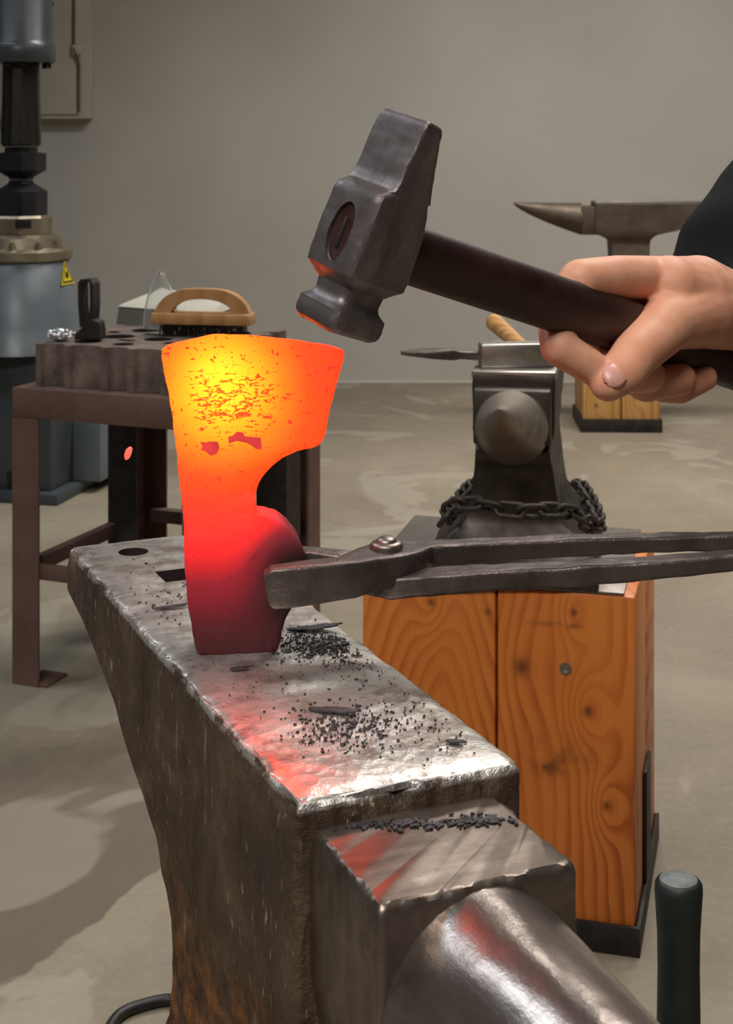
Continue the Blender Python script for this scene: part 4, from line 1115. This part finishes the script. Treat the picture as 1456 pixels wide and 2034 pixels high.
# ------------------------------------------------------------------ forge scale on the anvil face
def to_face(px, py, z=ZF):
    Y = FPX * (CAMH - z) / (py - HOR); return Vector(((px - 728) / FPX * Y, Y, z))
def flake(px, py, lx, ly, rz, label, lift=0.0):
    p = to_face(px, py); p.z += 0.0011; o_ = []
    n = 22; rnd = random.Random(px)
    for k in range(n):
        a = 2 * math.pi * k / n; r_ = 1 + 0.35 * math.sin(2 * a + px) * 0.4 + rnd.uniform(-.22, .22)
        o_.append((lx * r_ * math.cos(a), ly * r_ * math.sin(a)))
    bm = bmesh.new()
    f_ = lambda x, y: lift * (0.5 + x / lx * 0.5) ** 2 + 0.0012
    top = [Vector((x, y, f_(x, y) + 0.0006)) for x, y in o_]; bot = [Vector((x, y, f_(x, y) - 0.0004)) for x, y in o_]
    bm_loft(bm, [bot, [Vector((v.x * .5, v.y * .5, f_(v.x*.5, v.y*.5) + .0005)) for v in bot]], True) if False else bm_loft(bm, [bot, top])
    o = obj('scale_flake', bm, M_FLAKE, None, 30); o.location = p; o.rotation_euler = (0, 0, rz)
    tag(o, label, 'scale flake', 'flakes of forge scale on the anvil face')
flake(622, 1256, 0.0150, 0.0042, R(2), 'largest curled scale flake on the anvil, right beside the axe base', 0.0022)
flake(662, 1420, 0.0125, 0.0036, R(-12), 'long thin scale flake in the middle of the anvil face', 0.0012)
flake(478, 1336, 0.0060, 0.0018, R(8), 'small scale flake in front of the axe base', 0.0008)
flake(905, 1482, 0.0042, 0.0020, R(-20), 'small dark scale flake near the right edge of the anvil face', 0.0004)
flake(340, 1213, 0.0095, 0.0024, R(14), 'thin scale flake left of the axe base by the hardy hole', 0.0010)
M_CRUMB = m_steel('dark_scale_crumbs', (38, 36, 38), (84, 82, 84), 0.45, (200, 200, 200), 0.3, metal=0.5)
rnd = random.Random(3)
def crumbs(name, label, spots, zt=ZF):
    vs, fs_ = [], []
    for (cx, cy, sx, sy, n, s0, s1) in spots:
        for _ in range(n):
            px = rnd.gauss(cx, sx); py = rnd.gauss(cy, sy)
            p = to_face(px, py, zt); zl_ = zt + (0.0011 if zt == ZF else 0)
            q = Vector((p.x - ANV.x, p.y - ANV.y)); u = q.x * .4 - q.y * .916; v = q.x * .916 + q.y * .4
            if zt == ZF and not (-0.470 < u < -0.012 and 0.012 < v < FW - 0.012): continue
            if zt == ZF and -0.395 < u < -0.355 and 0.035 < v < 0.075: continue
            if zt != ZF and not (0.004 < u < 0.07 and 0.014 < v < 0.100): continue
            s = rnd.uniform(s0, s1) * rnd.uniform(.4, 1); a0 = rnd.uniform(0, 6.28); k = rnd.choice((4, 5, 6)); b = len(vs)
            asp = rnd.uniform(0.35, 0.9); tl_ = rnd.uniform(-.15, .15)
            for zt_i in (0.0002, 0.0009):
                for i in range(k):
                    a = 2 * math.pi * i / k; r_ = s * rnd.uniform(.7, 1.2)
                    ex_, ey_ = r_ * math.cos(a), r_ * math.sin(a) * asp
                    vs.append((p.x + ex_ * math.cos(a0) - ey_ * math.sin(a0), p.y + ex_ * math.sin(a0) + ey_ * math.cos(a0), zl_ + zt_i + abs(ex_) * abs(tl_)))
            fs_.append([b + i for i in range(k)][::-1]); fs_.append([b + k + i for i in range(k)])
            for i in range(k): j = (i + 1) % k; fs_.append([b + i, b + j, b + k + j, b + k + i])
    me = bpy.data.meshes.new(name); me.from_pydata(vs, [], fs_)
    o = link(name, me, M_CRUMB); o['kind'] = 'stuff'
    tag(o, label, 'forge scale'); return o
crumbs('forge_scale', 'dark crumbs of forge scale scattered over the near anvil face', [(640, 1285, 46, 15, 620, .0004, .0017), (690, 1450, 55, 22, 420, .0004, .0016), (750, 1310, 60, 30, 260, .0003, .0012), (880, 1440, 70, 45, 120, .0003, .0014), (330, 1190, 55, 40, 90, .0004, .0016), (540, 1360, 60, 40, 50, .0003, .0012)])
crumbs('scale_crust', 'grey scale flakes gathered along the back of the step below the anvil face', [(800, 1637, 100, 5, 240, .0007, .0024), (960, 1630, 38, 5, 80, .0010, .0030)], 0.787)

# glowing spark in the air
sp = NT('spark_glow'); sp.set(col=(0.2, 0.02, 0.02, 1), ecol=(1, 0.13, 0.10, 1), estr=1.1)
bm = bmesh.new(); bmesh.ops.create_icosphere(bm, subdivisions=3, radius=1.0)
for v in bm.verts: v.co = Vector((v.co.x * 0.0026, v.co.y * 0.0026, v.co.z * 0.0052)) * (1 + .15 * fbm(v.co, 1.5, 2))
so = obj('spark', bm, sp.m, None, 60); so.location = at(255, 900, 1.15); so.rotation_euler = (0, R(22), 0)
tag(so, 'small glowing red spark flying left of the axe head', 'spark')
